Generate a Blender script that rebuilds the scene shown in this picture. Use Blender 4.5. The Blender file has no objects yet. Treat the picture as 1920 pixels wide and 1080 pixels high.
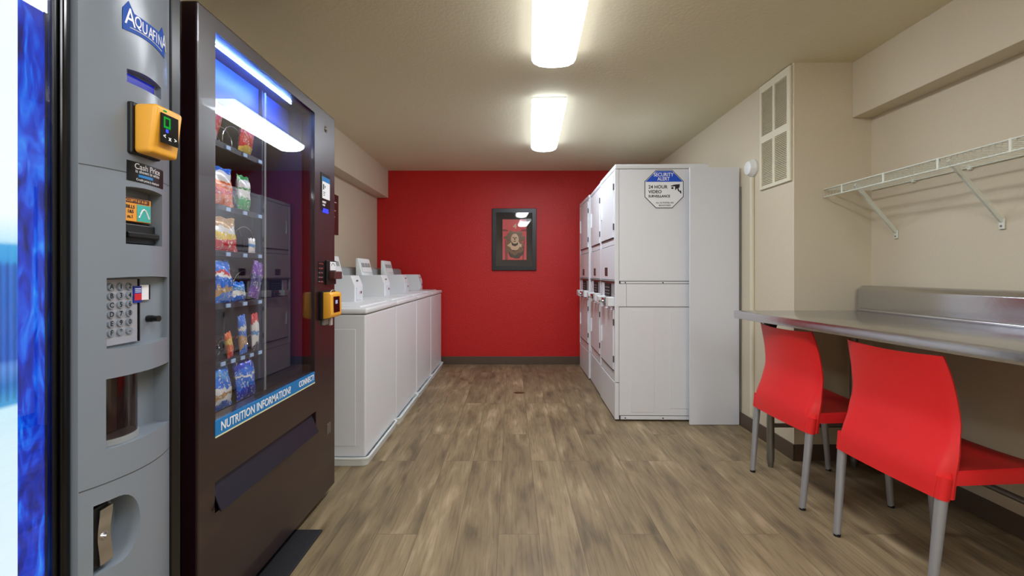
import bpy, bmesh, math, random
from mathutils import Vector, Matrix
random.seed(7)
PI = math.pi
sc = bpy.context.scene
C = sc.collection

# ------------------------------------------------------------------ camera, world, exposure
F, HZ, CH = 840.0, 512.0, 1.149            # focal length in px, horizon row, camera height
cam_d = bpy.data.cameras.new('camera'); cam = bpy.data.objects.new('camera', cam_d); C.objects.link(cam)
cam.location = (0, 0, CH); cam.rotation_euler = (PI/2, 0, 0)
cam_d.sensor_width = 36.0; cam_d.sensor_fit = 'HORIZONTAL'; cam_d.lens = 36.0*F/1920.0
cam_d.shift_y = -(540.0-HZ)/1920.0; cam_d.clip_start = 0.02; cam_d.clip_end = 50
sc.camera = cam
w = bpy.data.worlds.new('world'); sc.world = w; w.use_nodes = True
w.node_tree.nodes['Background'].inputs[0].default_value = (0.6, 0.65, 0.7, 1)
w.node_tree.nodes['Background'].inputs[1].default_value = 0.3
sc.view_settings.view_transform = 'Standard'; sc.view_settings.look = 'None'
sc.view_settings.gamma = 1.0; sc.view_settings.use_curve_mapping = False
sc.view_settings.exposure = 1.4
LAMP = 11.0                                   # radiance of the ceiling fixtures
try:
    sc.cycles.max_bounces = 10; sc.cycles.diffuse_bounces = 6; sc.cycles.transparent_max_bounces = 16
    sc.cycles.use_denoising = True; sc.cycles.sample_clamp_indirect = 6.0; sc.cycles.caustics_reflective = False
except Exception:
    pass

# ------------------------------------------------------------------ materials
def lin(c):
    return tuple(((x/255.0)/12.92 if x/255.0 <= .04045 else ((x/255.0+.055)/1.055)**2.4) for x in c) + (1.0,)
def newmat(name):
    m = bpy.data.materials.new(name); m.use_nodes = True
    nt = m.node_tree; return m, nt, nt.nodes['Principled BSDF']
def pbr(name, col, rough=.5, metal=0.0, spec=.5, emit=None, estr=0.0, bump=0.0, bscale=200.0, coat=0.0, vary=0.0, vscale=3.0, alpha=None):
    m, nt, b = newmat(name); N = nt.nodes; L = nt.links
    b.inputs['Base Color'].default_value = lin(col); b.inputs['Roughness'].default_value = rough
    b.inputs['Metallic'].default_value = metal; b.inputs['Specular IOR Level'].default_value = spec
    b.inputs['Coat Weight'].default_value = coat
    if emit: b.inputs['Emission Color'].default_value = lin(emit); b.inputs['Emission Strength'].default_value = estr
    if vary > 0:
        tc = N.new('ShaderNodeTexCoord'); n = N.new('ShaderNodeTexNoise'); n.inputs['Scale'].default_value = vscale
        n.inputs['Detail'].default_value = 4
        mx = N.new('ShaderNodeMix'); mx.data_type = 'RGBA'; mx.blend_type = 'MIX'
        c = lin(col); mx.inputs[6].default_value = tuple(x*(1-vary) for x in c[:3])+(1,)
        mx.inputs[7].default_value = tuple(min(1, x*(1+vary)) for x in c[:3])+(1,)
        L.new(tc.outputs['Object'], n.inputs['Vector']); L.new(n.outputs[0], mx.inputs[0]); L.new(mx.outputs[2], b.inputs['Base Color'])
    if bump > 0:
        tc = N.new('ShaderNodeTexCoord'); n = N.new('ShaderNodeTexNoise'); n.inputs['Scale'].default_value = bscale
        n.inputs['Detail'].default_value = 3
        bp = N.new('ShaderNodeBump'); bp.inputs['Strength'].default_value = bump; bp.inputs['Distance'].default_value = .01
        L.new(tc.outputs['Object'], n.inputs['Vector']); L.new(n.outputs[0], bp.inputs['Height']); L.new(bp.outputs[0], b.inputs['Normal'])
    return m
def emitter(name, col, s):
    m = bpy.data.materials.new(name); m.use_nodes = True; nt = m.node_tree; nt.nodes.clear()
    e = nt.nodes.new('ShaderNodeEmission'); e.inputs[0].default_value = lin(col); e.inputs[1].default_value = s
    o = nt.nodes.new('ShaderNodeOutputMaterial'); nt.links.new(e.outputs[0], o.inputs[0]); return m
def glassmat(name, tint=(255, 255, 255), f0=.06, rough=0.0):
    m = bpy.data.materials.new(name); m.use_nodes = True; nt = m.node_tree; N = nt.nodes; L = nt.links; N.clear()
    t = N.new('ShaderNodeBsdfTransparent'); t.inputs[0].default_value = lin(tint)
    g = N.new('ShaderNodeBsdfGlossy'); g.inputs['Roughness'].default_value = rough
    lw = N.new('ShaderNodeLayerWeight'); lw.inputs[0].default_value = .5
    p = N.new('ShaderNodeMath'); p.operation = 'POWER'; p.inputs[1].default_value = 5; L.new(lw.outputs['Facing'], p.inputs[0])
    ml = N.new('ShaderNodeMath'); ml.operation = 'MULTIPLY_ADD'; ml.inputs[1].default_value = 1-f0; ml.inputs[2].default_value = f0; L.new(p.outputs[0], ml.inputs[0])
    mx = N.new('ShaderNodeMixShader'); L.new(ml.outputs[0], mx.inputs[0]); L.new(t.outputs[0], mx.inputs[1]); L.new(g.outputs[0], mx.inputs[2])
    o = N.new('ShaderNodeOutputMaterial'); L.new(mx.outputs[0], o.inputs[0]); return m

def lampmat(name, col, st):
    # a wraparound lens: brightest straight down under the tubes, dimmer on its sides
    m = bpy.data.materials.new(name); m.use_nodes = True; nt = m.node_tree; N = nt.nodes; L = nt.links; N.clear()
    g = N.new('ShaderNodeNewGeometry'); sp = N.new('ShaderNodeSeparateXYZ'); L.new(g.outputs['True Normal'], sp.inputs[0])
    mr = N.new('ShaderNodeMapRange'); mr.inputs['From Min'].default_value = -.25; mr.inputs['From Max'].default_value = -.95
    mr.inputs['To Min'].default_value = .22*st; mr.inputs['To Max'].default_value = st; L.new(sp.outputs[2], mr.inputs[0])
    e = N.new('ShaderNodeEmission'); e.inputs[0].default_value = lin(col); L.new(mr.outputs[0], e.inputs[1])
    o = N.new('ShaderNodeOutputMaterial'); L.new(e.outputs[0], o.inputs[0]); return m
def floor_mat():
    m, nt, b = newmat('oak_planks'); N = nt.nodes; L = nt.links
    tc = N.new('ShaderNodeTexCoord')
    mp = N.new('ShaderNodeMapping'); mp.inputs['Rotation'].default_value = (0, 0, PI/2); mp.inputs['Location'].default_value = (.3, .06, 0)
    L.new(tc.outputs['Object'], mp.inputs[0])
    br = N.new('ShaderNodeTexBrick'); br.offset = .37; br.offset_frequency = 3; br.squash = 1
    br.inputs['Scale'].default_value = 1; br.inputs['Brick Width'].default_value = 1.22; br.inputs['Row Height'].default_value = .178
    br.inputs['Mortar Size'].default_value = .0012; br.inputs['Mortar Smooth'].default_value = .3; br.inputs['Bias'].default_value = 0
    br.inputs['Color1'].default_value = (0, 0, 0, 1); br.inputs['Color2'].default_value = (1, 1, 1, 1); br.inputs['Mortar'].default_value = (.5, .5, .5, 1)
    L.new(mp.outputs[0], br.inputs[0])
    sep = N.new('ShaderNodeSeparateColor'); L.new(br.outputs['Color'], sep.inputs[0])
    # grain, shifted per plank
    off = N.new('ShaderNodeVectorMath'); off.operation = 'SCALE'; off.inputs['Scale'].default_value = 13.0; L.new(br.outputs['Color'], off.inputs[0])
    ad = N.new('ShaderNodeVectorMath'); ad.operation = 'ADD'; L.new(tc.outputs['Object'], ad.inputs[0]); L.new(off.outputs[0], ad.inputs[1])
    mp2 = N.new('ShaderNodeMapping'); mp2.inputs['Scale'].default_value = (8, 1.6, 1); L.new(ad.outputs[0], mp2.inputs[0])
    n1 = N.new('ShaderNodeTexNoise'); n1.inputs['Scale'].default_value = 1.6; n1.inputs['Detail'].default_value = 7; n1.inputs['Distortion'].default_value = .35; L.new(mp2.outputs[0], n1.inputs['Vector'])
    mp3 = N.new('ShaderNodeMapping'); mp3.inputs['Scale'].default_value = (70, 3.5, 1); L.new(ad.outputs[0], mp3.inputs[0])
    n2 = N.new('ShaderNodeTexNoise'); n2.inputs['Scale'].default_value = 1.5; n2.inputs['Detail'].default_value = 5; L.new(mp3.outputs[0], n2.inputs['Vector'])
    r = N.new('ShaderNodeValToRGB'); e = r.color_ramp.elements
    e[0].position = .28; e[0].color = lin((106, 93, 73)); e[1].position = .75; e[1].color = lin((180, 160, 130))
    x = e.new(.45); x.color = lin((136, 120, 92)); x = e.new(.58); x.color = lin((149, 132, 102))
    L.new(n1.outputs[0], r.inputs[0])
    # plank tone
    m1 = N.new('ShaderNodeMix'); m1.data_type = 'RGBA'; m1.blend_type = 'MULTIPLY'; m1.inputs[0].default_value = 1
    r2 = N.new('ShaderNodeValToRGB'); r2.color_ramp.elements[0].color = (.80, .79, .77, 1); r2.color_ramp.elements[1].color = (1, .99, .98, 1); L.new(sep.outputs[0], r2.inputs[0])
    L.new(r.outputs[0], m1.inputs[6]); L.new(r2.outputs[0], m1.inputs[7])
    m2 = N.new('ShaderNodeMix'); m2.data_type = 'RGBA'; m2.blend_type = 'MULTIPLY'; m2.inputs[0].default_value = 1
    r3 = N.new('ShaderNodeValToRGB'); r3.color_ramp.elements[0].position = .3; r3.color_ramp.elements[0].color = (.74, .72, .70, 1); r3.color_ramp.elements[1].position = .52; r3.color_ramp.elements[1].color = (1, 1, 1, 1); L.new(n2.outputs[0], r3.inputs[0])
    L.new(m1.outputs[2], m2.inputs[6]); L.new(r3.outputs[0], m2.inputs[7])
    # knots
    mp4 = N.new('ShaderNodeMapping'); mp4.inputs['Scale'].default_value = (9, 2.6, 1); L.new(ad.outputs[0], mp4.inputs[0])
    vo = N.new('ShaderNodeTexVoronoi'); vo.inputs['Scale'].default_value = .55; L.new(mp4.outputs[0], vo.inputs['Vector'])
    r4 = N.new('ShaderNodeValToRGB'); r4.color_ramp.elements[0].position = .02; r4.color_ramp.elements[0].color = (.5, .45, .4, 1); r4.color_ramp.elements[1].position = .13; r4.color_ramp.elements[1].color = (1, 1, 1, 1); L.new(vo.outputs[0], r4.inputs[0])
    m3 = N.new('ShaderNodeMix'); m3.data_type = 'RGBA'; m3.blend_type = 'MULTIPLY'; m3.inputs[0].default_value = .8
    L.new(m2.outputs[2], m3.inputs[6]); L.new(r4.outputs[0], m3.inputs[7])
    m4 = N.new('ShaderNodeMix'); m4.data_type = 'RGBA'; m4.inputs[7].default_value = lin((92, 78, 60)); L.new(br.outputs['Fac'], m4.inputs[0]); L.new(m3.outputs[2], m4.inputs[6])
    L.new(m4.outputs[2], b.inputs['Base Color'])
    b.inputs['Roughness'].default_value = .5; b.inputs['Specular IOR Level'].default_value = .35
    bp = N.new('ShaderNodeBump'); bp.inputs['Strength'].default_value = .12; bp.inputs['Distance'].default_value = .003
    L.new(n2.outputs[0], bp.inputs['Height']); L.new(bp.outputs[0], b.inputs['Normal'])
    return m
def snackmat(name, stops, rough=.28):
    """foil print: colour bands up the pack with a ragged edge and pale print"""
    m, nt, b = newmat(name); N = nt.nodes; L = nt.links
    tc = N.new('ShaderNodeTexCoord'); sp = N.new('ShaderNodeSeparateXYZ'); L.new(tc.outputs['Generated'], sp.inputs[0])
    n = N.new('ShaderNodeTexNoise'); n.inputs['Scale'].default_value = 3.5; n.inputs['Detail'].default_value = 3; L.new(tc.outputs['Generated'], n.inputs['Vector'])
    a = N.new('ShaderNodeMath'); a.operation = 'MULTIPLY_ADD'; a.inputs[1].default_value = .45; L.new(n.outputs[0], a.inputs[0])
    s = N.new('ShaderNodeMath'); s.operation = 'ADD'; s.inputs[1].default_value = -.22; L.new(sp.outputs[2], s.inputs[0]); L.new(s.outputs[0], a.inputs[2])
    r = N.new('ShaderNodeValToRGB'); r.color_ramp.interpolation = 'CONSTANT'; e = r.color_ramp.elements
    e[0].position = 0; e[0].color = lin(stops[0][1]); e[1].position = stops[1][0]; e[1].color = lin(stops[1][1])
    for p, c in stops[2:]:
        x = e.new(p); x.color = lin(c)
    L.new(a.outputs[0], r.inputs[0])
    n2 = N.new('ShaderNodeTexNoise'); n2.inputs['Scale'].default_value = 11; n2.inputs['Detail'].default_value = 2; n2.inputs['Distortion'].default_value = 1.2; L.new(tc.outputs['Generated'], n2.inputs['Vector'])
    r2 = N.new('ShaderNodeValToRGB'); r2.color_ramp.elements[0].position = .60; r2.color_ramp.elements[1].position = .63; L.new(n2.outputs[0], r2.inputs[0])
    mx = N.new('ShaderNodeMix'); mx.data_type = 'RGBA'; mx.inputs[7].default_value = lin((238, 236, 226)); L.new(r2.outputs[0], mx.inputs[0]); L.new(r.outputs[0], mx.inputs[6]); L.new(mx.outputs[2], b.inputs['Base Color'])
    b.inputs['Roughness'].default_value = rough; b.inputs['Metallic'].default_value = .15
    return m

M = {}
M['wall'] = pbr('wall_paint', (210, 199, 176), .62, bump=.18, bscale=90, spec=.3)
M['ceil'] = pbr('ceiling_paint', (226, 218, 190), .75, bump=.15, bscale=60, spec=.2)
M['red_wall'] = pbr('red_wall_paint', (196, 28, 27), .45, bump=.35, bscale=70, spec=.4)
M['floor'] = floor_mat()
M['base'] = pbr('vinyl_baseboard', (86, 70, 56), .5)
M['white'] = pbr('white_enamel', (226, 228, 231), .32, vary=.03, vscale=2)
M['white2'] = pbr('white_enamel_matte', (220, 223, 230), .42)
M['wplastic'] = pbr('white_plastic', (228, 230, 230), .4)
M['seam'] = pbr('seam_shadow_gap', (70, 72, 74), .7)
M['gplastic'] = pbr('grey_console_plastic', (150, 155, 155), .4)
M['tray'] = pbr('tray_plastic', (225, 232, 232), .35)
M['black'] = pbr('black_plastic', (8, 8, 9), .4)
M['blackm'] = pbr('black_satin_metal', (6, 6, 9), .28)
M['gloss_black'] = pbr('gloss_black_bezel', (5, 5, 8), .15)
M['door'] = pbr('dark_brown_powder_coat', (34, 13, 18), .32, bump=.05, bscale=500, spec=.8, coat=.35)
M['steel'] = pbr('brushed_stainless', (205, 206, 212), .2, metal=1.0, bump=.03, bscale=40)
M['steel_dull'] = pbr('dull_stainless', (140, 138, 134), .45, metal=.9)
M['chrome'] = pbr('chrome', (205, 205, 208), .12, metal=1.0)
M['alu'] = pbr('anodised_grey_leg', (170, 172, 178), .35, metal=.55)
M['redp'] = pbr('red_moulded_plastic', (222, 36, 38), .38, spec=.45, bump=.04, bscale=700)
M['greyp'] = pbr('grey_machine_plastic', (130, 139, 149), .22, spec=.45, bump=.03, bscale=600)
M['greyd'] = pbr('grey_plate', (158, 160, 168), .35)
M['yellow'] = pbr('yellow_reader_plastic', (246, 178, 58), .38)
M['blue'] = pbr('sticker_blue', (0, 74, 172), .5, spec=.25)
M['signblue'] = pbr('sign_blue', (4, 78, 205), .35)
M['paperw'] = pbr('print_white', (240, 242, 245), .4)
M['ink'] = pbr('print_black', (22, 22, 26), .5)
M['banner'] = pbr('banner_blue', (24, 122, 190), .3, vary=.2, vscale=6)
M['cream'] = pbr('banner_edge', (228, 226, 180), .4)
M['wire'] = pbr('white_coated_wire', (222, 226, 214), .4)
M['vent'] = pbr('vent_beige', (222, 216, 192), .5)
M['ventdark'] = pbr('vent_cavity', (206, 200, 176), .8)
M['frame'] = pbr('picture_frame_dark', (18, 21, 28), .35)
M['mat'] = pbr('picture_mat_board', (34, 28, 32), .8)
M['bronze'] = pbr('bronze_tone', (120, 84, 58), .4, vary=.5, vscale=50)
M['bronze_l'] = pbr('bronze_highlight', (220, 184, 150), .4)
M['bronze_d'] = pbr('bronze_dark', (58, 40, 34), .5)
M['pink_red'] = pbr('print_red_door', (222, 74, 80), .5)
M['pink_dark'] = pbr('print_red_dark', (140, 40, 48), .5)
M['rubber'] = pbr('black_rubber', (22, 23, 28), .6, bump=.3, bscale=300)
M['lens1'] = lampmat('warm_lamp_lens', (238, 241, 247), LAMP)
M['lens2'] = lampmat('cool_lamp_lens', (230, 240, 252), LAMP)
M['led'] = emitter('led_strip_glow', (125, 175, 255), 80)
M['lcd'] = pbr('blue_display', (8, 14, 90), .2, emit=(20, 50, 235), estr=.13)
M['lcd2'] = pbr('blue_display_bright', (20, 40, 200), .2, emit=(60, 80, 240), estr=.3)
M['green'] = emitter('green_screen_icon', (40, 200, 70), .25)
M['bluedot'] = emitter('blue_indicator', (60, 150, 255), .9)
M['glass'] = glassmat('window_glass', f0=.085)
M['pglass'] = glassmat('picture_glass', f0=.035)
M['cup'] = glassmat('clear_cup_door', (205, 196, 198), .07, .08)
M['orange'] = pbr('sticker_orange', (240, 160, 50), .4)
M['teal'] = pbr('sticker_teal', (70, 180, 170), .4)
M['labelred'] = pbr('label_red', (210, 40, 50), .4)
M['labelblue'] = pbr('label_blue', (30, 50, 150), .4)
M['interior'] = pbr('machine_interior', (44, 52, 84), .5)
M['trayd'] = pbr('dark_shelf_metal', (34, 38, 56), .4, metal=.3)
M['tag'] = pbr('price_tag', (170, 200, 240), .4)
M['plaque'] = pbr('brown_plaque', (82, 42, 40), .4)
M['sill'] = pbr('galvanised_edge', (150, 150, 150), .4, metal=.5)
M['stain'] = pbr('floor_stain', (84, 58, 30), .6)

# ------------------------------------------------------------------ mesh helpers
def link(o): C.objects.link(o); return o
def bm_(): return bmesh.new()
def box(bm, x0, x1, y0, y1, z0, z1, bev=0.0, seg=2):
    r = bmesh.ops.create_cube(bm, size=1.0); vs = r['verts']
    for v in vs:
        v.co = Vector(((x0+x1)/2+v.co.x*(x1-x0), (y0+y1)/2+v.co.y*(y1-y0), (z0+z1)/2+v.co.z*(z1-z0)))
    if bev > 0:
        es = list({e for v in vs for e in v.link_edges})
        bmesh.ops.bevel(bm, geom=es, offset=bev, segments=seg, affect='EDGES', profile=.5, clamp_overlap=True)
    return bm
def bx(*a, **k): return box(bm_(), *a, **k)
def prism(bm, pts, axis, a, b, bev=0.0):
    """pts: 2D outline; axis 'x': pts are (y,z); 'y': (x,z); 'z': (x,y); from a to b"""
    def V(p, t):
        return {'x': (t, p[0], p[1]), 'y': (p[0], t, p[1]), 'z': (p[0], p[1], t)}[axis]
    lo = [bm.verts.new(V(p, a)) for p in pts]; hi = [bm.verts.new(V(p, b)) for p in pts]; n = len(pts); fs = []
    fs.append(bm.faces.new(lo)); fs.append(bm.faces.new(hi[::-1]))
    for i in range(n): fs.append(bm.faces.new((lo[i], lo[(i+1) % n], hi[(i+1) % n], hi[i])))
    bmesh.ops.recalc_face_normals(bm, faces=fs)
    if bev > 0:
        es = list({e for f in fs for e in f.edges})
        bmesh.ops.bevel(bm, geom=es, offset=bev, segments=2, affect='EDGES', profile=.5, clamp_overlap=True)
    return bm
def tube(bm, pts, r, n=8, r2=None, caps=True):
    pts = [Vector(p) for p in pts]; rings = []
    for i, p in enumerate(pts):
        d = (pts[min(i+1, len(pts)-1)]-pts[max(i-1, 0)]).normalized()
        up = Vector((0, 0, 1)) if abs(d.z) < .9 else Vector((1, 0, 0))
        u = d.cross(up).normalized(); v = d.cross(u).normalized()
        rr = r if r2 is None else r+(r2-r)*i/(len(pts)-1)
        rings.append([bm.verts.new(p+(u*math.cos(2*PI*k/n)+v*math.sin(2*PI*k/n))*rr) for k in range(n)])
    fs = []
    for a, b in zip(rings, rings[1:]):
        for k in range(n): fs.append(bm.faces.new((a[k], a[(k+1) % n], b[(k+1) % n], b[k])))
    if caps: fs.append(bm.faces.new(rings[0][::-1])); fs.append(bm.faces.new(rings[-1]))
    bmesh.ops.recalc_face_normals(bm, faces=fs)
    return bm
def obj(name, bm, mat, parent=None, smooth=False, world=True, mats=None, label=None):
    """links bm as ONE mesh object; with world=True the coordinates are world ones and are made local to the parent"""
    if parent is not None and world:
        off = parent.location.copy(); p = parent.parent
        while p is not None: off += p.location; p = p.parent
        for v in bm.verts: v.co -= off
    me = bpy.data.meshes.new(name); bm.to_mesh(me); bm.free()
    for mm in (mats or [mat]): me.materials.append(mm)
    if smooth:
        for p in me.polygons: p.use_smooth = True
        try: me.set_sharp_from_angle(angle=math.radians(38))
        except Exception: pass
    o = bpy.data.objects.new(name, me); link(o)
    if parent is not None: o.parent = parent
    if label: o['label'] = label
    return o
def tag(o, label, cat, group=None):
    o['label'] = label; o['category'] = cat
    if group: o['group'] = group
    return o
def thing(name, label, cat, loc, rz=0, group=None):
    o = bpy.data.objects.new(name, None); link(o); o.location = loc; o.rotation_euler = (0, 0, rz)
    o.empty_display_size = .1
    return tag(o, label, cat, group)
def struct(name, bm, mat, smooth=False):
    o = obj(name, bm, mat, smooth=smooth); o['kind'] = 'structure'; return o
def children(o): return [c for c in C.objects if c.parent == o]
def copy_tree(o, parent=None, skip=()):
    c = o.copy(); link(c); c.parent = parent
    for ch in children(o):
        if ch.name.split('.')[0] in skip: continue
        copy_tree(ch, c)
    return c
def text_bm(s, size, bold=0.0, sx=1.0, ex=.0003, align='LEFT', shear=0.0, space=1.0):
    cu = bpy.data.curves.new('lettering', 'FONT'); cu.body = s; cu.size = size; cu.extrude = ex; cu.offset = bold
    cu.align_x = align; cu.align_y = 'CENTER'; cu.shear = shear; cu.space_character = space; cu.resolution_u = 3; cu.fill_mode = 'BOTH'
    o = bpy.data.objects.new('lettering', cu); link(o)
    dg = bpy.context.evaluated_depsgraph_get(); dg.update()
    me = bpy.data.meshes.new_from_object(o.evaluated_get(dg)); bm = bm_(); bm.from_mesh(me)
    bpy.data.objects.remove(o); bpy.data.curves.remove(cu); bpy.data.meshes.remove(me)
    for v in bm.verts: v.co.x *= sx
    return bm
def face_x(bm, x, y, z):      # flat drawing (u right, v up, w out) onto a face looking +X
    for v in bm.verts: u, t, o = v.co; v.co = Vector((x+o, y+u, z+t))
    return bm
def face_y(bm, x, y, z):      # onto a face looking -Y
    for v in bm.verts: u, t, o = v.co; v.co = Vector((x+u, y-o, z+t))
    return bm
def mesh_from(o, mods=True):
    dg = bpy.context.evaluated_depsgraph_get(); dg.update()
    return bpy.data.meshes.new_from_object(o.evaluated_get(dg))
def carve(bm, cutters):
    """bm minus the cutter meshes"""
    me = bpy.data.meshes.new('body'); bm.to_mesh(me); bm.free(); o = link(bpy.data.objects.new('body', me)); cs = []
    for c in cutters:
        cm = bpy.data.meshes.new('cutter'); c.to_mesh(cm); c.free(); co = link(bpy.data.objects.new('cutter', cm)); cs.append(co)
        md = o.modifiers.new('cut', 'BOOLEAN'); md.operation = 'DIFFERENCE'; md.object = co; md.solver = 'EXACT'
    r = mesh_from(o); out = bm_(); out.from_mesh(r)
    for x in [o]+cs:
        m = x.data; bpy.data.objects.remove(x); bpy.data.meshes.remove(m)
    bpy.data.meshes.remove(r)
    return out

# ------------------------------------------------------------------ the room
YB, YN, ZC = 5.646, -3.9, 2.44
XL, XF, XR, YC = -1.70, 1.73, 2.204, 2.747
struct('floor', bx(XL-.1, XR+.1, YN-.1, YB+.1, -.1, 0), M['floor'])
struct('ceiling', bx(XL-.1, XR+.1, YN-.1, YB+.1, ZC, ZC+.1), M['ceil'])
struct('wall_back', bx(XL-.1, XR+.1, YB, YB+.1, 0, ZC), M['red_wall'])
struct('wall_left', bx(XL-.1, XL, YN, YB, 0, ZC), M['wall'])
struct('wall_right', bx(XR, XR+.1, YN, YC, 0, ZC), M['wall'])
struct('wall_right_far', bx(XF, XR+.1, YC, YB, 0, ZC), M['wall'])
struct('wall_near', bx(XL-.1, XR+.1, YN-.1, YN, 0, ZC), M['wall'])
struct('trim_soffit_left', bx(XL, -1.56, YN, YB, 2.095, ZC, bev=.003), M['wall'])
struct('trim_soffit_right', bx(2.086, XR, YN, YC, 2.10, ZC, bev=.003), M['wall'])
def cove(x0, x1, y0, y1): return bx(x0, x1, y0, y1, 0, .10, bev=.003)
struct('baseboard_back', cove(-1.69, XF-.008, YB-.008, YB), M['base'])
struct('baseboard_right', cove(XF-.008, XF, YC-.008, YB-.01), M['base'])
struct('baseboard_pier', cove(XF-.008, XR-.008, YC-.008, YC), M['base'])
struct('baseboard_right_near', cove(XR-.008, XR, YN, YC-.008), M['base'])

# ------------------------------------------------------------------ ceiling fixtures
def fixture(loc, rz, label, lens):
    t = thing('ceiling_light', label, 'ceiling light', loc, rz, 'wraparound ceiling lights')
    b = bm_(); box(b, -.125, .125, -.59, .59, -.022, -.001, bev=.004); obj('housing', b, M['wplastic'], t, world=False)
    prof = [(-.13, -.018), (-.128, -.04), (-.115, -.06), (-.085, -.076), (-.045, -.083), (0, -.085), (.045, -.083), (.085, -.076), (.115, -.06), (.128, -.04), (.13, -.018)]
    b = bm_(); rings = []
    ys = [(-.6, .90), (-.597, .97), (-.585, 1.0), (.585, 1.0), (.597, .97), (.6, .90)]
    for y, s in ys: rings.append([b.verts.new((x*(.985+.015*s), y, z*s if z < -.02 else z)) for x, z in prof])
    for a, c in zip(rings, rings[1:]):
        for k in range(len(prof)-1): b.faces.new((a[k], a[k+1], c[k+1], c[k]))
    b.faces.new(rings[0]); b.faces.new(rings[-1][::-1])
    bmesh.ops.recalc_face_normals(b, faces=b.faces)
    obj('lens', b, lens, t, world=False, smooth=True)
    return t
RZ = -.038
fixture((.222, 2.04, ZC), RZ, 'long white glowing ceiling light nearest the camera, cut off by the top edge', M['lens1'])
fixture((.296, 3.87, ZC), RZ, 'white glowing ceiling light farther back, in front of the red wall', M['lens2'])
fixture((.30, .10, ZC), RZ, 'white glowing ceiling light above and behind the camera', M['lens1'])
fixture((-1.0, -2.7, ZC), RZ, 'white glowing fill light added on the ceiling far behind the camera at its left', M['lens1'])  # unseen fixture, added to raise the room to an even brightness
fixture((1.35, -1.1, ZC), RZ, 'white glowing fill light added on the ceiling behind the camera, right of the middle row', M['lens1'])  # added out of view, more fill with less halo on the ceiling
fixture((-.95, -1.1, ZC), RZ, 'white glowing fill light added on the ceiling behind the camera, left of the middle row', M['lens1'])  # added out of view as fill, partner of the one on the right
fixture((1.35, -2.7, ZC), RZ, 'white glowing fill light added on the ceiling far behind the camera at its right', M['lens1'])  # unseen fixture, added as fill from the rear right

# ------------------------------------------------------------------ picture on the red wall
PX0, PX1, PZ0, PZ1 = -.250, .307, 1.183, 1.960
pt = thing('framed_picture', 'dark framed picture of a bronze door knocker, hanging on the red wall', 'picture', ((PX0+PX1)/2, YB, PZ0))
fw = .052
fr = carve(bx(PX0, PX1, YB-.03, YB-.001, PZ0, PZ1, bev=.004), [bx(PX0+fw, PX1-fw, YB-.05, YB-.010, PZ0+fw, PZ1-fw)])
obj('frame', fr, M['frame'], pt)
obj('mat_board', bx(PX0+fw, PX1-fw, YB-.014, YB-.0105, PZ0+fw, PZ1-fw), M['mat'], pt)
ax0, ax1, az0, az1 = -.119, .182, 1.315, 1.823
prt = obj('print', bx(ax0, ax1, YB-.0155, YB-.0142, az0, az1), M['pink_red'], pt, label='red door print with a bronze knocker')
def flat(pts, mat, name, parent, d):
    b = bm_(); prism(b, [(x, z) for x, z in pts], 'y', YB-.0155-d, YB-.0155-d+.0004); return obj(name, b, mat, parent)
def ell(cx, cz, rx, rz_, n=24, wob=0.0, ph=0):
    return [(cx+rx*(1+wob*math.sin(5*a+ph)+wob*.6*math.sin(9*a))*math.cos(a), cz+rz_*(1+wob*math.cos(7*a+ph))*math.sin(a)) for a in [2*PI*i/n for i in range(n)]]
kx, kz = .035, 1.60
flat([(ax0, 1.675), (ax0+.075, 1.675), (ax0+.06, 1.695), (ax0, 1.70)], M['pink_dark'], 'door_moulding', prt, .0006)
flat([(ax1-.075, 1.675), (ax1, 1.675), (ax1, 1.70), (ax1-.06, 1.695)], M['pink_dark'], 'door_moulding', prt, .0006)
flat([(ax0+.03, az0), (ax0+.065, az0), (ax0+.065, 1.50), (ax0+.03, 1.58)], M['pink_dark'], 'door_moulding', prt, .0006)
flat([(ax1-.05, az0), (ax1-.035, az0), (ax1-.02, 1.58), (ax1-.05, 1.50)], M['pink_dark'], 'door_moulding', prt, .0006)
def relief(name, cx, cz, rx, rz_, dep, mat, wob=0.0, seed=0, d0=0.0):
    b = bm_(); rnd = random.Random(seed); c = b.verts.new((cx, YB-.0165-dep, cz)); prev = None; R = 7; S = 28; rings = []
    for i in range(1, R+1):
        t = i/R; ring = []
        for k in range(S):
            a = 2*PI*k/S; ww = 1+wob*math.sin(6*a+seed)*t+wob*.7*math.cos(11*a+2*seed)*t
            ring.append(b.verts.new((cx+rx*t*ww*math.cos(a), YB-.0163-d0-dep*math.sqrt(max(0, 1-t*t))*(1+.5*wob*rnd.uniform(-1, 1)), cz+rz_*t*ww*math.sin(a))))
        rings.append(ring)
    for k in range(S): b.faces.new((c, rings[0][k], rings[0][(k+1) % S]))
    for p, q in zip(rings, rings[1:]):
        for k in range(S): b.faces.new((p[k], q[k], q[(k+1) % S], p[(k+1) % S]))
    bmesh.ops.recalc_face_normals(b, faces=b.faces)
    return obj(name, b, mat, prt, smooth=True)
relief('knocker_shadow', kx+.012, 1.43, .100, .10, .0004, M['bronze_d'], .05, 3)
relief('knocker_backplate', kx, 1.475, .112, .095, .002, M['bronze'], .10, 5, .0006)
relief('knocker_hair', kx, 1.59, .125, .088, .003, M['bronze'], .13, 2, .001)
relief('knocker_beard', kx, 1.495, .084, .066, .0035, M['bronze_l'], .10, 8, .0015)
relief('knocker_mouth', kx, 1.52, .045, .038, .003, M['bronze_d'], .06, 4, .0035)
relief('knocker_face', kx, 1.575, .050, .068, .006, M['bronze_l'], .02, 1, .0035)
for s in (-1, 1): flat(ell(kx+s*.017, 1.592, .010, .006), M['bronze_d'], 'knocker_eye', prt, .0105)
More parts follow.
